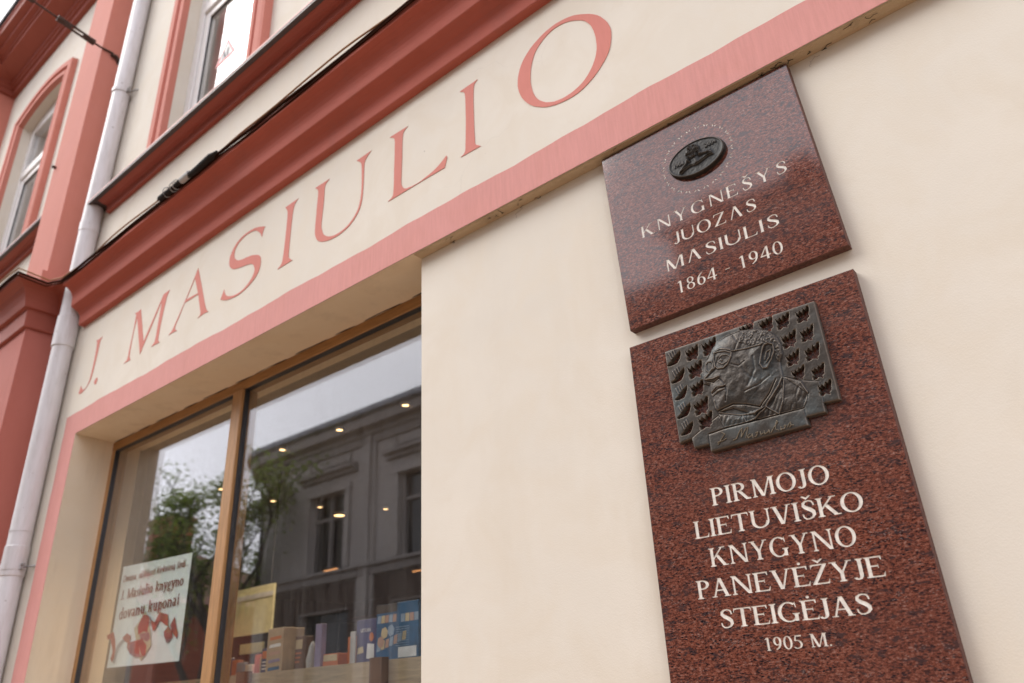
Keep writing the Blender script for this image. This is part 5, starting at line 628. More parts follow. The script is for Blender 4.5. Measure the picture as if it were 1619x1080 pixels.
# ------------------------------------------------------------------ shop interior
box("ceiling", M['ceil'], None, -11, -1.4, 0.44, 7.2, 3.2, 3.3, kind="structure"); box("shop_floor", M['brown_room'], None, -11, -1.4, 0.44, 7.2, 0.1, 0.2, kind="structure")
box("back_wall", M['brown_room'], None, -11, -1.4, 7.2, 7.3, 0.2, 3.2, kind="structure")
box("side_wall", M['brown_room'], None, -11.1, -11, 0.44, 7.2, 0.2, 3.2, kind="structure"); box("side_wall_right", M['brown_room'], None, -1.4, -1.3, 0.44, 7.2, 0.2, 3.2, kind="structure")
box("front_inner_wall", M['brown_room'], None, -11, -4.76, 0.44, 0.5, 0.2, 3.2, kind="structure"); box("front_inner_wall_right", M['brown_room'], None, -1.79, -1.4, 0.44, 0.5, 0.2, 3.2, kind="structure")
SP = [(-3.1, 1.19, 'nearest lit ceiling spot, at the right end of the front row'), (-3.71, 1.19, 'lit ceiling spot in the middle of the front row'), (-4.29, 1.17, 'lit ceiling spot at the left end of the front row, near the post'), (-5.45, 1.42, 'lit ceiling spot seen beside the wooden window post'), (-5.53, 1.95, 'lit ceiling spot seen among the reflected tree'), (-5.47, 2.39, 'small lit ceiling spot just above the large round lamp'), (-5.17, 2.89, 'small lit ceiling spot right of the large round lamp')]
def disc(x, y, z, r, n=18, up=0.0): return [(x + r * math.cos(2 * math.pi * i / n), y + r * math.sin(2 * math.pi * i / n), z + up) for i in range(n)]
lampm = None
for i, (x, y, lab) in enumerate(SP):
    t_ = thing("ceiling_spot", lab, "ceiling lamp", "lit ceiling spots inside the shop", (x, y, 3.2))
    if i == 0:
        V = disc(0, 0, -.012, .020) ; e = mesh("bulb", V, [tuple(range(18))], M['lamp'], t_)
        V = disc(0, 0, -.001, .034) + disc(0, 0, -.015, .028) + disc(0, 0, -.013, .0205); F = [(k + j * 18, (k + 1) % 18 + j * 18, (k + 1) % 18 + 18 + j * 18, k + 18 + j * 18) for k in range(18) for j in (0, 1)]
        r_ = mesh("rim", V, F, M['galv'], t_); proto = (e, r_)
    else:
        for q in proto: c_ = q.copy(); COL.objects.link(c_); c_.parent = t_
    downlight(x, y, 3.18, 45)
t_ = thing("round_ceiling_lamp", "larger round glowing ceiling lamp deeper in the shop", "ceiling lamp", None, (-5.59, 2.70, 3.2))
V = disc(0, 0, -.02, .048, 24); mesh("diffuser", V, [tuple(range(24))], M['lamp'], t_); V = disc(0, 0, -.001, .062, 24) + disc(0, 0, -.024, .050, 24); mesh("rim", V, [(k, (k + 1) % 24, (k + 1) % 24 + 24, k + 24) for k in range(24)], M['galv'], t_)
for (x, y, lab) in ((-8.05, 4.54, "long warm glowing strip standing in for a lamp reflection, left one"), (-7.48, 5.56, "long warm glowing strip standing in for a lamp reflection, right one")):
    t_ = thing("glow_strip", lab, "ceiling lamp"); MB().box(x - .14, x + .14, y - .02, y + .02, 3.17, 3.199).build("strip_back", M['galv'], t_); box("diffuser", M['lamp_glint'], t_, x - .13, x + .13, y - .012, y + .012, 3.165, 3.1695)  # glowing strips modelled in place of orange lamp reflections, not real lamps
downlight(-5.59, 2.70, 3.17, 60)
# display stand behind the window
t_ = thing("display_stand", "pale plywood display stand with dark struts along the foot of the shop window", "display stand")
box("front_board", M['ply'], t_, -6.0, -1.82, .50, .518, .85, 1.755); box("ledge", M['ply'], t_, -6.0, -1.82, .5185, .95, 1.70, 1.72); box("back_board", M['ply'], t_, -6.0, -1.82, .95, .968, .2, 1.72)
for x in (-3.40, -2.46, -4.9): box("strut", M['strut'], t_, x - .05, x + .02, .46, .499, .85, 1.765)
ZL = 1.7205
def carton(name, label, cat, x0, x1, y0, y1, h, mat, deco=None, group=None):
    t_ = thing(name, label, cat, group); box("body", mat, t_, x0, x1, y0, y1, ZL, ZL + h, c=.002)
    if deco: deco(t_, x0, x1, y0, ZL, ZL + h)
    return t_
def quadp(nm, mat, par, y, pts): return flat_letter([(pts, [])], y, .0006, nm, mat, par)
FS = Font(0.17, 0.11, 0.0, 0.05, 0.0)
def d_tan(t_, x0, x1, y0, z0, z1):
    for k, mt in enumerate(('orange', 'white', 'pinkp', 'lilac', 'blue')): quadp("print", M[mt], t_, y0 - .0012, [(x0 + .02, z1 - .055 - k * .034), (x1 - .015, z1 - .05 - k * .034), (x1 - .02, z1 - .036 - k * .034), (x0 + .025, z1 - .04 - k * .034)])
carton("tan_box", "tan cardboard game box with coloured stripes at the left of the display ledge", "box", -3.43, -3.30, .6, .72, .235, M['cardboard'], d_tan)
def d_navy(t_, x0, x1, y0, z0, z1):
    for g in FS.line("LIETUVA", x0 + .03, x1 - .035, z1 - .052, .014): flat_letter(g, y0 - .0012, .0008, "letter", M['white'], t_)
    quadp("print", M['orange'], t_, y0 - .0012, arcpts(x1 - .03, z1 - .075, .014, .018, 0, 360, 14)[:-1]); quadp("print", M['white'], t_, y0 - .0012, [(x1 - .06, z0 + .055), (x1 - .01, z0 + .05), (x1 - .012, z0 + .11), (x1 - .055, z0 + .115)])
    quadp("print", M['tanp'], t_, y0 - .0012, [(x0 + .01, z0 + .075), (x0 + .05, z0 + .08), (x0 + .045, z0 + .105), (x0 + .012, z0 + .10)])
carton("navy_box", "navy game box with white lettering left of the large blue box", "box", -2.775, -2.645, .61, .67, .215, M['navy'], d_navy)
def d_blue(t_, x0, x1, y0, z0, z1):
    y = y0 - .0012; w_ = x1 - x0; cols = ['paleblue', 'tanp', 'pinkp', 'paleblue', 'pinkp']
    for k in range(5): quadp("print", M[cols[k]], t_, y, [(x0 + .008 + k * .024, z1 - .075), (x0 + .030 + k * .024, z1 - .075), (x0 + .032 + k * .024, z1 - .045), (x0 + .012 + k * .024, z1 - .045)])
    for k in range(4): quadp("print", M[cols[k]], t_, y, [(x0 + .155 + k * .027, z1 - .08), (x0 + .178 + k * .027, z1 - .08), (x0 + .178 + k * .027, z1 - .048), (x0 + .155 + k * .027, z1 - .048)])
    for (px, pz, mt) in ((.055, .115, 'tanp'), (.095, .108, 'paleblue'), (.032, .15, 'pinkp')): quadp("print", M[mt], t_, y - .0007, arcpts(x0 + px, z1 - pz, .022, .024, 15, 375, 6)[:-1])
    for k in range(7): quadp("print", M[cols[k % 5]], t_, y, [(x0 + .006 + k * .026, z0 + .075 + k * .006), (x0 + .028 + k * .026, z0 + .077 + k * .006), (x0 + .032 + k * .026, z0 + .112 + k * .006), (x0 + .012 + k * .026, z0 + .108 + k * .006)])
    quadp("print", M['white'], t_, y, [(x0 + .14, z0 + .045), (x1 - .012, z0 + .045), (x1 - .012, z0 + .085), (x0 + .14, z0 + .085)])
    for k in range(9): quadp("print", M['paleblue'], t_, y, [(x0 + .125, z1 - .10 - k * .009), (x0 + .205, z1 - .10 - k * .009), (x0 + .205, z1 - .0975 - k * .009), (x0 + .125, z1 - .0975 - k * .009)])
    quadp("print", M['shelfdark'], t_, y, [(x0 + .001, z1 - .035), (x0 + .13, z1 - .035), (x0 + .13, z1 - .001), (x0 + .001, z1 - .001)])
carton("blue_box", "large blue puzzle box covered in small picture tiles at the right of the window", "box", -2.635, -2.375, .60, .66, .262, M['blue'], d_blue)
carton("orange_box", "orange box standing behind the low box beside the navy game box", "box", -2.87, -2.785, .64, .70, .155, M['orange'])
carton("low_orange_box", "low orange and white box in the middle of the display ledge", "box", -2.99, -2.885, .60, .68, .09, M['orange'], lambda t_, x0, x1, y0, z0, z1: quadp("print", M['tanp'], t_, y0 - .0012, [(x0 + .005, z1 - .03), (x1 - .005, z1 - .03), (x1 - .005, z1 - .004), (x0 + .005, z1 - .004)]))
carton("lilac_book", "tall slim lilac book standing upright on the display ledge", "book", -3.055, -3.01, .60, .63, .225, M['lilac'])
carton("small_lilac_card", "small pale lilac card leaning on the navy box", "card", -2.80, -2.765, .595, .603, .17, M['rib_g'])
def cone(name, label, x, y, h, mat):
    t_ = thing(name, label, "figure", None, (x, y, ZL)); V = []; F = []; prof = [(0.028, 0), (.03, .02), (.024, .05), (.028, .09), (.018, .14), (.016, .16), (.006, .185), (0.001, .19)]
    for r, z in prof: V += [(r * math.cos(a), r * math.sin(a), z * h / .19) for a in np.linspace(0, 2 * math.pi, 13)[:-1]]
    for j in range(len(prof) - 1): F += [(j * 12 + k, j * 12 + (k + 1) % 12, (j + 1) * 12 + (k + 1) % 12, (j + 1) * 12 + k) for k in range(12)]
    mesh("body", V, F, mat, t_, smooth=True)
def deco_lines(c1, c2):
    def f(t_, x0, x1, y0, z0, z1):
        w_ = x1 - x0; h = z1 - z0
        quadp("print", M[c1], t_, y0 - .0012, [(x0 + .08 * w_, z1 - .3 * h), (x1 - .08 * w_, z1 - .3 * h), (x1 - .08 * w_, z1 - .08 * h), (x0 + .08 * w_, z1 - .08 * h)])
        for k in range(3): quadp("print", M[c2], t_, y0 - .0012, [(x0 + .12 * w_, z1 - (.42 + .1 * k) * h), (x1 - (.15 + .1 * k) * w_, z1 - (.42 + .1 * k) * h), (x1 - (.15 + .1 * k) * w_, z1 - (.38 + .1 * k) * h), (x0 + .12 * w_, z1 - (.38 + .1 * k) * h)])
    return f
carton("blue_packet", "narrow pale blue packet tucked behind the tan box", "packet", -3.50, -3.445, .66, .72, .18, M['paleblue'], deco_lines('white', 'navy'))
carton("brown_packet", "small brown packet right of the tan box", "packet", -3.285, -3.225, .66, .72, .19, M['strut'], deco_lines('tanp', 'orange'))
carton("dark_packet", "dark packet with a tan label behind the low orange box", "packet", -2.985, -2.90, .74, .80, .15, M['shelfdark'], deco_lines('tanp', 'pinkp'))
carton("grey_packet", "grey packet at the right end of the ledge beside the blue box", "packet", -2.365, -2.32, .62, .68, .10, M['rib_g'])
carton("dark_blue_book", "dark blue book leaning on the left part of the ledge by the post", "book", -3.62, -3.52, .70, .73, .16, M['navy'], deco_lines('orange', 'white'))
tb = thing("book_table", "low table of books deeper in the shop left of the post", "table"); box("top", M['strut'], tb, -5.6, -4.3, 1.5, 1.9, 1.72, 1.75); box("frame", M['shelfdark'], tb, -5.55, -4.35, 1.55, 1.85, .2, 1.72)
bcol = ['navy', 'blue', 'orange', 'paleblue', 'white', 'signred', 'tanp', 'lilac', 'cardboard', 'blue', 'navy', 'pinkp']; bname = ['navy', 'blue', 'orange', 'pale blue', 'white', 'red', 'tan', 'lilac', 'brown', 'dark blue', 'deep navy', 'pink']
for k in range(12):
    o = box("book", M[bcol[k]], None, -5.5 + k * .095, -5.42 + k * .095, 1.56 + .01 * (k % 3), 1.60 + .01 * (k % 3), 1.7505, 1.89 + .02 * ((k * 7) % 4), c=.002); o['label'] = bname[k] + " book standing on the low table, number " + ["one", "two", "three", "four", "five", "six", "seven", "eight", "nine", "ten", "eleven", "twelve"][k] + " from the left"; o['category'] = "book"; o['group'] = "books on the low table"
cone("candle_figure", "slim grey candle figure left of the lilac book", -3.15, .66, .16, M['rib_g']); cone("candle_figure", "slim tan candle figure right of the lilac book", -2.94, .76, .18, M['cardboard'])
t_ = thing("hanging_board", "pale yellow board with a white stripe hanging deep in the shop left of the boxes", "board"); box("board", M['cream_board'], t_, -5.165, -4.67, 1.45, 1.465, 2.07, 2.385); box("stripe", M['white'], t_, -5.16, -4.675, 1.446, 1.4495, 2.305, 2.337)
for xx in (-5.1, -4.72): V, F = tube([(xx, 1.457, 2.385), (xx, 1.457, 3.2)], .002, 6); mesh("wire", V, F, M['shelfdark'], t_)
t_ = thing("small_board", "small pale card hanging below the yellow board", "board"); box("board", M['cream_board'], t_, -5.10, -4.82, 1.5, 1.51, 1.955, 2.02)
# shelves with books along the back
sh = thing("bookcase", "dark bookcase filling the back of the shop", "bookcase")
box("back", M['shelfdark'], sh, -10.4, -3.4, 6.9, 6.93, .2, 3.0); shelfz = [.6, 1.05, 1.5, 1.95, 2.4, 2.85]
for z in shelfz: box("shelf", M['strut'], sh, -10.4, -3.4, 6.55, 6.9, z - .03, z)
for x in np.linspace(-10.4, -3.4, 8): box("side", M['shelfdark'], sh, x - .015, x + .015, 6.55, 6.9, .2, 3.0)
rb = random.Random(3); bm_ = {}
for z in (1.95, 2.4):
    x = -9.2
    while x < -6.6:
        w_ = rb.choice((.03, .04, .05, .06)); h = rb.choice((.24, .28, .31)); mt = rb.choice(['navy', 'orange', 'blue', 'cardboard', 'white', 'rib_b', 'tanp', 'lilac'])
        o = box("book", M[mt], None, x, x + w_ - .004, 6.62, 6.85, z, z + h); o['label'] = "book standing in a row in the dark bookcase at the back of the shop"; o['category'] = "book"; o['group'] = "books in the back bookcase"
        x += w_ + (rb.random() < .12) * .12
for k, x in enumerate((-4.95, -4.2)):
    t_ = thing("cabinet", ("left" if k == 0 else "right") + " one of two tall dark cabinets standing in the middle of the shop", "cabinet"); box("body", M['shelfdark'], t_, x - .34, x + .34, 3.2, 3.6, .2, 2.35); box("door", M['grey_trim'], t_, x - .32, x - .01, 3.18, 3.199, .3, 2.3); box("door", M['grey_trim'], t_, x + .01, x + .32, 3.18, 3.199, .3, 2.3)
# poster
t_ = thing("poster", "white poster with dark red writing and a red ribbon taped inside the shop window", "poster", None, (-.071, 0, .013))
PY = 0.305
V = []; F = []; nx = 14
for i in range(nx + 1):
    u = i / nx; x = -4.37 + .735 * u
    for z, dz in ((1.817 + .012 * (1 - u) , 0), (2.352 - .028 * u, 1)): V.append((x, PY + .004 * math.sin(u * 3.1), z))
for i in range(nx): F.append((2 * i, 2 * i + 2, 2 * i + 3, 2 * i + 1))
k = len(V); V += [(x, y + .0008, z) for x, y, z in V]; F += [tuple(q + k for q in f) for f in F]
mesh("sheet", V, F, M['paper'], t_)
FP = Font(0.15, 0.085, 0.05, 0.04, 0.0)
def ptext(txt, x0, x1, z, cap, zr, sk=0.0):
    for g in FP.line(txt, x0, x1, z, cap, 0.02, zr, sk): flat_letter(g, PY - .0012, .0008, "letter", M['inkred'], t_)
ptext("Dovana, sušildanti kiekvieną širdį...", -4.345, -3.655, 2.265, .034, 2.262, .15)
ptext("J. Masiulio knygyno", -4.335, -3.685, 2.170, .050, 2.172)
ptext("dovanų kuponai", -4.325, -3.70, 2.068, .056, 2.080)
RC = {'a': 'rib_a', 'b': 'rib_b', 'y': 'rib_y', 'g': 'rib_g'}
for i, (c_, P) in enumerate(sorted(D['ribbon'], key=lambda q: 'ygba'.index(q[0]))):
    P = [tuple(p) for p in P]; flat_letter([(P, [])], PY - .0012 - .00012 * i, .0006, "ribbon_print", M[RC[c_]], t_)
# ================================================================== plaques
F2 = Font(0.165, 0.072, 0.08, 0.055, 0.035); F1 = Font(0.148, 0.060, 0.018, 0.045, 0.0, cross=False)
p2 = thing("large_plaque", "tall red granite plaque with bronze portrait relief and five carved lines ending 1905 M.", "plaque")
L2 = []
for txt, a, b_, z, cap, tr in (("PIRMOJO", -.765, -.478, 1.989, .0425, .02), ("LIETUVIŠKO", -.822, -.422, 1.919, .0415, .0), ("KNYGYNO", -.793, -.453, 1.850, .0425, .02), ("PANEVĖŽYJE", -.838, -.413, 1.782, .0415, -.01), ("STEIGĖJAS", -.793, -.455, 1.714, .040, -.02), ("1905 M.", -.698, -.549, 1.660, .0265, 0.02)):
    L2 += F2.line(txt, a, b_, z, cap, tr)
carved_slab("slab", [(-.9315, 2.4645), (-.3215, 2.4655), (-.3185, 1.10), (-.9395, 1.10)], .017, .0448, L2, p2)
p1 = thing("small_plaque", "squarish red granite plaque with dark oval medallion and carved dates 1864 - 1940", "plaque")
L1 = []
for txt, a, b_, z, cap, tr, zr in (("KNYGNEŠYS", -.845, -.405, 2.789, .038, .2, 2.798), ("JUOZAS", -.745, -.503, 2.725, .0375, .12, 2.726), ("MASIULIS", -.785, -.455, 2.650, .037, .12, 2.655), ("1864 - 1940", -.764, -.462, 2.572, .0365, .06, 2.562 + .014)):
    L1 += F1.line(txt, a, b_, z, cap, tr, zr)
for k in range(24):       # ring of small chisel marks round the medallion
    a = 2 * math.pi * k / 24 + .1; cx, cz = -.639 + .107 * math.cos(a), 2.967 + .106 * math.sin(a)
    for s_ in (-1, 1):
        b0 = a + s_ * .05; x, z = -.639 + .107 * math.cos(b0), 2.967 + .106 * math.sin(b0); ux, uz = math.cos(a + s_ * .7), math.sin(a + s_ * .7); l_, w_ = (.0046, .0020) if s_ > 0 else (.0034, .0024)
        L1.append([([(x - ux * l_ - uz * w_, z - uz * l_ + ux * w_), (x - ux * l_ + uz * w_, z - uz * l_ - ux * w_), (x + ux * l_ + uz * w_ * .3, z + uz * l_ - ux * w_ * .3), (x + ux * l_ - uz * w_ * .3, z + uz * l_ + ux * w_ * .3)], [])])
carved_slab("slab", [(-.9455, 3.1255), (-.3440, 3.1285), (-.3160, 2.5325), (-.9220, 2.5165)], .017, .0448, L1, p1)
# ------------------------------------------------------------------ reliefs as height fields
def vnoise(X, Z, f, seed):
    r = np.random.RandomState(seed).rand(64, 64); x = (X * f) % 63; z = (Z * f) % 63; i = x.astype(int); j = z.astype(int); u = x - i; v = z - j; u = u * u * (3 - 2 * u); v = v * v * (3 - 2 * v)
    return (r[i, j] * (1 - u) * (1 - v) + r[(i + 1) % 64, j] * u * (1 - v) + r[i, (j + 1) % 64] * (1 - u) * v + r[(i + 1) % 64, (j + 1) % 64] * u * v) * 2 - 1
def dline(X, Z, pl, closed=False):
    d = np.full(X.shape, 1e9); n = len(pl)
    for i in range(n if closed else n - 1):
        ax, az = pl[i]; bx, bz = pl[(i + 1) % n]; dx, dz = bx - ax, bz - az; L = dx * dx + dz * dz + 1e-9
        t = np.clip(((X - ax) * dx + (Z - az) * dz) / L, 0, 1); d = np.minimum(d, np.hypot(X - ax - t * dx, Z - az - t * dz))
    return d
def inside(X, Z, pl): return pip(X.ravel(), Z.ravel(), pl).reshape(X.shape)
def hf_mesh(name, X, Z, H, ox, oz, y0, mat, parent, cut=-3.0, smooth=True):
    nx, nz_ = X.shape; keep = H > cut; V = np.stack([ox + X * 1e-4, y0 - H * 1e-4, oz + Z * 1e-4], -1).reshape(-1, 3)
    any_ = keep.copy(); any_[:-1] |= keep[1:]; any_[1:] |= keep[:-1]; any_[:, :-1] |= keep[:, 1:]; any_[:, 1:] |= keep[:, :-1]
    idx = np.arange(nx * nz_).reshape(nx, nz_); q = keep[:-1, :-1] | keep[1:, :-1] | keep[1:, 1:] | keep[:-1, 1:]
    F = np.stack([idx[:-1, :-1][q], idx[1:, :-1][q], idx[1:, 1:][q], idx[:-1, 1:][q]], -1)
    used = np.unique(F); rm = np.full(nx * nz_, -1); rm[used] = np.arange(len(used))
    return mesh(name, V[used].tolist(), [tuple(a) for a in rm[F].tolist()], mat, parent, smooth=smooth)
def portrait():
    st = 9.0; xs = np.arange(-40, 4090, st); zs = np.arange(10, 3070, st); X, Z = np.meshgrid(xs, zs, indexing='ij')
    out = inside(X, Z, D['outline']); H = np.full(X.shape, 110.0)
    H += 4 * vnoise(X, Z, 1 / 130., 1) + 1.2 * vnoise(X, Z, 1 / 35., 2)
    de = dline(X, Z, D['outline'], True); H -= 25 * np.exp(-de / 12.)
    for k, hh in (('lstep', 18), ('rstep', 20), ('sigplate', 30)):
        m = inside(X, Z, D[k]); d = dline(X, Z, D[k], True); H += np.where(m, hh * (1 - np.exp(-d / 14.)), 0)
    head = inside(X, Z, D['head']); dh = dline(X, Z, D['head'], True); bust = inside(X, Z, D['bust']); db = dline(X, Z, D['bust'], True); solid = head | bust
    rj = random.Random(8)
    for p in D['holes']:
        cx_ = sum(q[0] for q in p) / len(p); cz_ = sum(q[1] for q in p) / len(p); k_ = rj.uniform(.86, 1.02); p = [(cx_ + (q[0] - cx_) * k_ + rj.uniform(-7, 7), cz_ + (q[1] - cz_) * k_ + rj.uniform(-7, 7)) for q in p]
        m = inside(X, Z, p) & ~solid; H = np.where(m, -80, H)
    for pl, w_, h in D['fing']: H += np.where((H > 0) & ~solid, h * 1.6 * np.exp(-(dline(X, Z, pl) / (w_ * 1.8)) ** 2), 0)
    H = np.where(head, np.maximum(H, 100) + 42 * (1 - np.exp(-dh / 20.)) + 62 * (1 - np.exp(-dh / 300.)), H)
    fc = inside(X, Z, D['face']); df = dline(X, Z, D['face'], True); H += np.where(fc, 40 * (1 - np.exp(-df / 150.)), 0)
    H = np.where(bust, np.maximum(H, 100) + 22 * (1 - np.exp(-db / 16.)) + 40 * (1 - np.exp(-db / 260.)), H)
    rough = 3 * vnoise(X, Z, 1 / 75., 5) + 8 * vnoise(X, Z, 1 / 150., 6) + 1.0 * vnoise(X, Z, 1 / 30., 7); H += np.where(solid, rough, 0)
    hr = inside(X, Z, D['hair']); dd = dline(X, Z, D['hair'], True); curl = 20 * np.maximum(0, vnoise(X, Z, 1 / 42., 9)) + 6 * np.abs(vnoise(X, Z, 1 / 26., 10)); H += np.where(hr, curl + 10 * (1 - np.exp(-dd / 30.)), 0)
    for pl, w_, h in D['ridges']: H += np.where(H > 0, h * 1.55 * np.exp(-(dline(X, Z, pl) / (w_ * 0.95)) ** 2), 0)
    for pl, w_, h in D['grooves']: H -= np.where(H > 0, h * 1.7 * np.exp(-(dline(X, Z, pl) / (w_ * 1.05)) ** 2), 0)
    H = np.where(bust, H + 4 * np.sin((X - .6 * Z) / 22.) * (vnoise(X, Z, 1 / 200., 12) > .1), H)
    H = np.where(~out, -80, H)
    o = hf_mesh("portrait_relief", X, Z, H, -.82, 2.11, .0125, M['bronze'], p2, cut=-50)
    # signature raised on the lower step
    st = 7.0; xs = np.arange(1050, 3000, st); zs = np.arange(100, 900, st); X, Z = np.meshgrid(xs, zs, indexing='ij'); Hs = np.full(X.shape, 120.0)
    for pl, w_, h in D['sig']: Hs = np.maximum(Hs, 120 + 46 * np.exp(-(dline(X, Z, pl) / 13.) ** 2))
    hf_mesh("signature", X, Z, Hs, -.82, 2.11, .0125, M['bronze_sig'], o, cut=128)
M['bronze_sig'] = simple("worn_bronze_lettering", (0.20, 0.165, 0.115), 0.45, 0.4, var=0.3, scale=120)
portrait()
def medallion():
    cx, cz, rx, rz = 0.0, 0.0, 870.0, 555.0; st = 9.0; xs = np.arange(-900, 901, st); zs = np.arange(-590, 591, st); X, Z = np.meshgrid(xs, zs, indexing='ij')
    r = np.hypot(X / rx, Z / rz); d = (1 - r) * 600; H = np.where(d > 0, 118.0, -80)
    H = H + np.where(d > 0, 26 * np.exp(-((d - 26) / 22.) ** 2) - 50 * np.exp(-d / 8.), 0) + np.where(d > 60, 3 * vnoise(X, Z, 1 / 50., 3), 0)
    hx, hz = -60, 210; rh = np.hypot((X - hx) / 1.05, Z - hz); H += np.where(rh < 230, 75 * np.sqrt(np.maximum(0, 1 - (rh / 230) ** 2)), 0)
    rs = random.Random(5)
    for k in range(46):
        a = rs.random() * 6.28; q = math.sqrt(rs.random()) * 205; x, z = hx + q * math.cos(a), hz + q * math.sin(a); rr = np.hypot(X - x, Z - z); H += np.where(rr < 60, 30 * np.exp(-((rr - 24) / 9.) ** 2), 0)
    def rd(pl, w_, h):
        nonlocal H
        H = H + h * np.exp(-(dline(X, Z, pl) / w_) ** 2)
    rd([(-230, -10), (-330, -110), (-440, -200), (-500, -250)], 42, 55); rd([(150, 20), (260, 10), (380, -30), (470, -70)], 40, 55); rd([(380, -30), (450, 20)], 24, 35); rd([(-20, -30), (0, -170)], 70, 50)
    rd([(-540, -300), (-380, -230), (-180, -190), (-20, -240), (140, -190), (360, -120), (500, -130)], 15, 60); rd([(-500, -340), (-360, -270), (-180, -225), (-20, -270), (140, -230), (360, -165), (520, -170)], 13, 50)
    rd([(-260, 0), (-210, -60)], 34, 40); rd([(170, 60), (120, 0)], 34, 40)
    Hb = H
    for txt, x0, x1, z0, an in (("1904", -690, -360, -60, .30), ("2004", 330, 680, 140, -.22)):
        for g in Font(.26, .14, .05, .08, 0).line(txt, x0, x1, z0, 130, .05, z0 - an * 60):
            m = np.zeros(X.shape, bool)
            for o_, hs_ in g:
                q = inside(X, Z, o_)
                for h in hs_: q &= ~inside(X, Z, h)
                m |= q
            H = np.where(m & (d > 70), H + 34, H)
    H = np.where(d > 0, H, -80)
    o = hf_mesh("medallion", X, Z, H, -.6365, 2.962, .0145, M['bronze2'], p1, cut=-50)
medallion()
# ================================================================== drainpipe
t_ = thing("drainpipe", "white drainpipe running down between the red pilaster and the cream wall", "drainpipe")
PX, PYY = -4.985, -.066
V, F = tube([(PX, PYY, 0.1), (PX, PYY, 3.0), (PX, PYY, 3.9), (PX, PYY, 4.75), (PX + .03, PYY, 5.6), (PX + .055, PYY, 8.4)], .060, 28); mesh("pipe", V, F, M['pipe'], t_, smooth=True)
for z0, z1, r in ((2.35, 2.52, .0645), (3.78, 4.0, .067), (4.66, 4.74, .0635), (2.60, 2.605, .063)):
    V, F = tube([(PX, PYY, z0), (PX, PYY, z0 + .004), (PX, PYY, z1 - .004), (PX, PYY, z1)], [r - .003, r, r, r - .003], 28); mesh("collar", V, F, M['pipe'], t_)
for z in (2.40, 5.92):
    PX = -4.985 + (.033 if z > 5 else 0)
    V, F = tube([(PX + .03, PYY + .02, z), (PX + .12, PYY + .055, z), (PX + .14, 0.01, z)], .006, 8); bk = mesh("bracket", V, F, M['galv'], t_)
    mesh("clamp", *tube([(PX, PYY, z - .015), (PX, PYY, z + .015)], .0675, 24), M['pipe'], t_)
    for dz in (-.012, .012): box("ear", M['galv'], t_, PX + .055, PX + .105, PYY + .01, PYY + .022, z + dz - .004, z + dz + .004)
# ================================================================== cables
def cable(name, label, pts, r, mat, wob, seed, step=.05):
    rr = random.Random(seed); out = []; P = [Vector(p) for p in pts]; ph = [rr.random() * 6.28 for _ in range(6)]; s = 0
    for i in range(len(P) - 1):
        L = (P[i + 1] - P[i]).length; n = max(1, int(L / step))
        for k in range(n):
            q = P[i].lerp(P[i + 1], k / n); u = s + L * k / n
            dz = wob * (math.sin(u * 2.9 + ph[0]) + .6 * math.sin(u * 6.7 + ph[1]) + .35 * math.sin(u * 13 + ph[2])); dy = wob * (math.sin(u * 3.7 + ph[3]) + .5 * math.sin(u * 9.1 + ph[4]))
            out.append(q + Vector((0, dy, dz)))
        s += L
    out.append(P[-1]); V, F = tube(out, r, 8); o = mesh(name, V, F, mat, None, smooth=True); o['label'] = label; o['category'] = 'cable'; return o
def cpath(y, z): return [(5, -y, z - .072), (-4.9, -y, z - .072), (-5.08, -.21, z - .03), (-5.125, -.207 - y + .012, z + .006), (-5.3, -.207 - y + .01, z + .012), (-5.94, -.207 - y + .01, z + .006), (-5.95, -y, z), (-8.2, -y, z)]
cable("cable", "thin brown cable clipped loosely along the very top edge of the red cornice", cpath(.188, 4.292), .0045, M['brown_cable'], .0070, 11)
cable("cable", "thick dark brown cable lying along the top edge of the red cornice", cpath(.186, 4.270), .0080, M['dark_cable'], .0030, 12)
cable("cable", "black cable just under the thick brown one along the cornice edge", cpath(.184, 4.252), .0048, M['dark_cable'], .0035, 13)
t_ = thing("cable_joint", "taped black cable joint box with wire ties hanging on the cornice edge", "junction box")
jc = []
for x, r in ((-3.62, .012), (-3.60, .024), (-3.50, .026), (-3.46, .019), (-3.40, .021), (-3.26, .023), (-3.22, .026), (-3.09, .027), (-3.06, .016), (-3.03, .011)): jc.append(((x, -.205, 4.194 + .006 * math.sin(x * 20)), r * .66))
V, F = tube([p for p, _ in jc], [r for _, r in jc], 12); mesh("sleeve", V, F, M['black'], t_)
V, F = tube([(-3.37, -.206, 4.194), (-3.29, -.206, 4.197)], .0185, 12); mesh("grey_tape", V, F, M['rib_g'], t_)
for x in (-3.52, -3.45, -3.42):
    V, F = tube([(x + .01 * math.sin(a), -.205 + .025 * math.cos(a), 4.194 + .025 * math.sin(a)) for a in np.linspace(0, 6.28, 16)], .0028, 6); mesh("tie", V, F, M['galv'], t_)
V, F = tube([(-3.52, -.23, 4.18), (-3.50, -.24, 4.155), (-3.49, -.23, 4.14)], .0018, 5); mesh("wire_end", V, F, M['black'], t_)
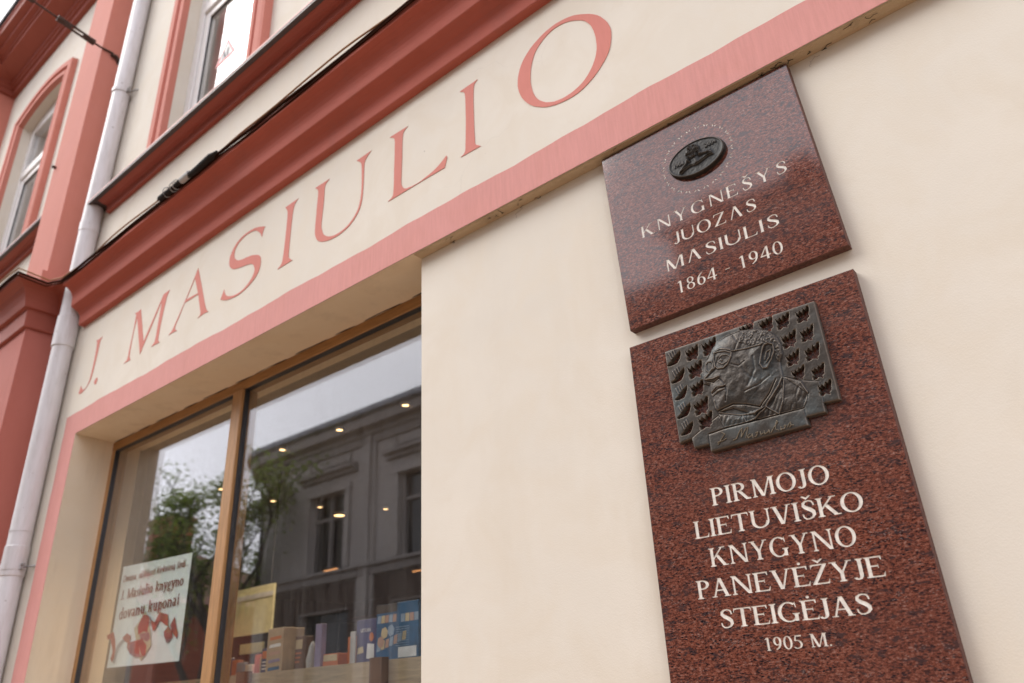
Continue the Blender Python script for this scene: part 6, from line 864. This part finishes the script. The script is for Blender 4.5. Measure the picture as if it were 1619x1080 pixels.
# span wire with turnbuckle
t_ = thing("span_wire", "rusty span wire with turnbuckle hooked into the red pilaster near the eaves", "wire")
A = Vector((-5.298, -.046, 6.542)); E_ = Vector((-5.262, -.7175, 6.603)); dv = (E_ - A); Ld = dv.length; dn = dv.normalized()
far = A + dn * 12
V, F = tube([A + Vector((-.002, .03, -.05)), A + Vector((.012, .01, -.02)), A + Vector((.012, -.01, .0)), A + Vector((.014, -.045, -.012))], .017, 8); mesh("hook", V, F, M['rust'], t_)
V, F = tube([A + Vector((.012, -.012, -.012)), A + dn * .04 + Vector((0.01, 0, .012)), A + dn * .09 + Vector((0, 0, .01)), A + dn * .14, A + dn * .21], .0085, 8); mesh("rod", V, F, M['rust'], t_)
sv = dn.cross(Vector((1, 0, 0))).normalized(); a0, a1 = .19, .47
for s_ in (-1, 1): V, F = tube([A + dn * a0 + sv * .004 * s_, A + dn * (a0 + .03) + sv * .021 * s_, A + dn * (a1 - .03) + sv * .021 * s_, A + dn * a1 + sv * .004 * s_], .0095, 8); mesh("turnbuckle_bar", V, F, M['rust'], t_)
for q0, q1, r in ((a0 - .005, a0 + .035, .026), (a1 - .035, a1 + .01, .026), (a0 + .03, a0 + .09, .012), (a1 - .1, a1 - .03, .012)):
    V, F = tube([A + dn * q0, A + dn * q1], r, 10); mesh("turnbuckle_nut", V, F, M['rust'], t_)
V, F = tube([A + dn * a1, A + dn * .68, A + dn * .7], .008, 8); mesh("rod", V, F, M['rust'], t_)
V, F = tube([A + dn * .66, A + dn * .76], .019, 8); mesh("clamp", V, F, M['rust'], t_); V, F = tube([A + dn * .74, far], .009, 8); mesh("wire", V, F, M['rust'], t_)
t_ = thing("wall_ring", "small rusty iron stub on the front face of the upper pilaster", "bracket"); V, F = tube([(-5.699, -.163, 5.56), (-5.699, -.192, 5.56)], .013, 10); mesh("stub", V, F, M['rust'], t_)
# ================================================================== across the street (seen mirrored in the glass)
Y0 = -11.93
G = thing("corner_building", "grey two storey building with rounded corner across the street, mirrored in the window", "building")
win = [(-19.3, -17.7, 5.15, 7.38), (-15.35, -13.75, 5.15, 7.38), (-11.4, -9.8, 5.15, 7.38), (-7.5, -5.9, 5.15, 7.38), (-3.5, -1.9, 5.15, 7.38)]
lowr = [(a - .3, b_ + .3, 1.0, 4.0) for a, b_, _, _ in win]
holed(-21.3, 8, 0, 9.0, Y0, Y0 - .35, win + lowr).build("wall", M['grey_plaster'], G)
RC_ = 2.2; arcp = [(-21.3 - RC_ * math.sin(a), Y0 - RC_ + RC_ * math.cos(a)) for a in np.linspace(0, math.pi / 2, 12)]
full = [(-21.3 - RC_, -30)] + arcp[::-1] + [(8, Y0)]
V = [(x, y, z) for x, y in full[:-1] for z in (0, 9.0)]; mesh("corner_wall", V, [(2 * i, 2 * i + 2, 2 * i + 3, 2 * i + 1) for i in range(len(full) - 2)], M['grey_plaster'], G)
fullr = full[::-1]
def sweepL(path, prof): return sweep(path[::-1], prof)
V, F = sweepL(full, [(0, 8.55), (.08, 8.56), (.12, 8.75), (.2, 8.8), (.22, 8.9), (.5, 8.95), (.55, 9.2), (.6, 9.25)]); mesh("eaves_cornice", V, F, M['grey_trim'], G)
V, F = sweepL(full, [(.58, 9.2), (.68, 9.28), (.7, 9.42), (.62, 9.46), (-.3, 9.75), (-6, 10.4)]); mesh("roof", V, F, M['zinc'], G)
V, F = sweepL(full, [(0, 4.75), (.1, 4.8), (.12, 4.98), (.22, 5.02), (.22, 5.1), (0, 5.14)]); mesh("string_course", V, F, M['grey_trim'], G)
MB().box(-17.05, -16.35, Y0, Y0 + .07, 0, 8.6).box(-16.62, -16.5, Y0 + .07, Y0 + .17, 0, 8.9).build("pilaster_strip", M['grey_plaster'], G)
for (a, b_, c_, d_) in win:
    W_ = bpy.data.objects.new("window", None); COL.objects.link(W_); W_.parent = G
    box("pane", M['dark_glass'], W_, a, b_, Y0 - .22, Y0 - .2, c_, d_); m_ = (a + b_) / 2
    MB().box(a, a + .1, Y0 - .2, Y0 - .1, c_, d_).box(b_ - .1, b_, Y0 - .2, Y0 - .1, c_, d_).box(m_ - .05, m_ + .05, Y0 - .2, Y0 - .1, c_, d_).box(a + .1, m_ - .05, Y0 - .2, Y0 - .1, d_ - .75, d_ - .66).box(m_ + .05, b_ - .1, Y0 - .2, Y0 - .1, d_ - .75, d_ - .66).build("frame", M['grey_trim'], W_)
    MB().box(a - .25, a - .02, Y0, Y0 + .09, c_, d_ + .02).box(b_ + .02, b_ + .25, Y0, Y0 + .09, c_, d_ + .02).box(a - .28, b_ + .28, Y0, Y0 + .12, d_ + .021, d_ + .2).build("surround", M['grey_plaster'], W_)
    V, F = sweep([(b_ + .5, Y0), (a - .5, Y0)], [(0, 7.85), (.1, 7.87), (.14, 7.96), (.28, 8.0), (.3, 8.1), (0, 8.16)]); mesh("hood", V, F, M['grey_trim'], W_)
    MB().box(a - .2, b_ + .2, Y0 + .0, Y0 + .06, 8.24, 8.29).box(a - .2, a - .14, Y0, Y0 + .06, 8.29, 8.5).box(b_ + .14, b_ + .2, Y0, Y0 + .06, 8.29, 8.5).build("panel", M['grey_trim'], W_)
for (a, b_, c_, d_) in lowr: box("shopfront", M['dark_glass'], G, a, b_, Y0 - .3, Y0 - .28, c_, d_)
MB().box(-21.3, 8, Y0 + .001, Y0 + .03, 0, .95).box(-21.3, 8, Y0 + .001, Y0 + .03, 4.05, 4.74).build('ground_floor_facing', M['dark_facing'], G)
for k, (a, b_, c_, d_) in enumerate(lowr):
    x1_ = lowr[k - 1][0] if False else (lowr[k + 1][0] if k + 1 < len(lowr) else 8)
    box('pier', M['dark_facing'], G, b_ + .05, x1_ - .05, Y0 + .001, Y0 + .05, .951, 4.049)
box('pier', M['dark_facing'], G, -21.3, lowr[0][0] - .05, Y0 + .001, Y0 + .05, .951, 4.049)
for ang in (.6, 1.15):
    x, y = -21.3 - RC_ * math.sin(ang), Y0 - RC_ + RC_ * math.cos(ang); 
    for z0, z1 in ((5.15, 7.3), (7.85, 8.15)):
        V = [(x + dx * math.cos(ang) + dn_ * -math.sin(ang), y + dx * math.sin(ang) + dn_ * math.cos(ang), z) for dx in (-.5, .5) for dn_ in (-.1, .12 if z0 > 7 else .04) for z in (z0, z1)]
        mesh("window" if z0 < 7 else "hood", V, [(0, 1, 3, 2), (4, 6, 7, 5), (0, 4, 5, 1), (2, 3, 7, 6), (0, 2, 6, 4), (1, 5, 7, 3)], M['dark_glass'] if z0 < 7 else M['grey_trim'], G)
T_ = thing("tall_building", "taller grey building across the street, mirrored in the granite", "building")
MB().box(-6.2, 10, -24, Y0 - .45, 0, 11.2).build("wall", M['grey_plaster'], T_)
mesh("roof", [(-6.5, Y0 - .2, 11.2), (10.3, Y0 - .2, 11.2), (10.3, -18, 12.6), (-6.5, -18, 12.6), (-6.5, Y0 - .2, 11.0), (10.3, Y0 - .2, 11.0)], [(0, 1, 2, 3), (0, 1, 5, 4)], M['roof_red'], T_)
for x in (-5.6, -3.4, -1.4): box("chimney", M['brick'], T_, x - .3, x + .3, -14.2, -13.6, 11, 12.6)
H_ = thing("brick_house", "red brick house with big chimney across the street, mirrored in the window", "house")
HY = -13.4
MB().box(-47, -31.6, HY - 9, HY, 0, 5.7).build("wall", M['brick'], H_)
V = [(-47.6, HY + .5, 5.6), (-31.0, HY + .5, 5.6), (-37.0, HY - 4.2, 8.7), (-44, HY - 4.2, 8.7), (-31.0, HY - 9.4, 5.6), (-47.6, HY - 9.4, 5.6)]
mesh("roof", V, [(0, 1, 2, 3), (1, 4, 2), (4, 5, 3, 2), (5, 0, 3)], M['roof_red'], H_)
ch = MB().box(-36.2, -34.35, HY - 2.4, HY - 1.2, 6.0, 9.55).box(-36.3, -34.25, HY - 2.5, HY - 1.1, 9.55, 9.8).build("chimney", M['brick'], H_)
for k in range(5): box("flue_opening", M['black'], ch, -36.1 + k * .36, -35.9 + k * .36, HY - 1.2, HY - 1.185, 9.35, 9.51)
for k in range(5): box("window", M['dark_glass'], H_, -45 + k * 2.6, -43.8 + k * 2.6, HY, HY + .01, 2.8, 4.4)
H_.location = (.9, 0, 0)
K_ = thing("far_block", "low grey building beyond the corner, seen mirrored between the tree branches", "building"); box("wall", M['grey_plaster'], K_, -38, -24.4, -40, -30, 0, 9.0); box("roof", M['roofing'], K_, -38.3, -24.1, -40.3, -29.7, 9.0, 9.2)
# tree across the street
def tree(name, label, base, ht, seed, nl):
    t_ = thing(name, label, "tree", None, base); rr = random.Random(seed); V = []; F = []; tips = []
    def br(p, d, L, r, dep):
        q = [p]; dd = d.copy()
        for k in range(4): dd = (dd + Vector((rr.uniform(-.18, .18), rr.uniform(-.18, .18), rr.uniform(-.05, .12)))).normalized(); q.append(q[-1] + dd * L / 4)
        v, f = tube(q, [r * (1 - .13 * i) for i in range(5)], 6 if dep > 1 else 9, False); k0 = len(V); V.extend(v); F.extend(tuple(i + k0 for i in g) for g in f)
        if dep >= 2: tips.extend(q[1:])
        if dep < 4:
            for k in range(3 if dep else 7):
                s = q[-1] if k == 0 else q[rr.randint(2, 4)]; a = rr.uniform(0, 6.28); nd = (dd * (.9 if k == 0 else .5) + Vector((math.cos(a), math.sin(a), .75)) * .62).normalized(); br(s, nd, L * rr.uniform(.52, .72), r * .6, dep + 1)
    br(Vector((0, 0, 0)), Vector((0, 0, 1)), ht * .36, ht * .014, 0); mesh("trunk", V, F, M['bark'], t_)
    LV = []; LF = []
    for i in range(nl):
        p = rr.choice(tips) + Vector((rr.gauss(0, .24), rr.gauss(0, .24), rr.gauss(0, .13))); a = Vector((rr.uniform(-1, 1), rr.uniform(-1, 1), rr.uniform(-.5, .5))).normalized(); b = a.cross(Vector((rr.uniform(-1, 1), rr.uniform(-1, 1), 1))).normalized(); s = rr.uniform(.045, .10)
        k = len(LV); LV += [p - a * s, p + b * s * .5, p + a * s, p - b * s * .5]; LF.append((k, k + 1, k + 2, k + 3))
    mesh("crown", LV, LF, M['leaf'], t_)
tree("street_tree", "leafy spring tree across the street, seen mirrored left of the grey corner", (-21.7, -9.9, 0), 10.7, 4, 12000)
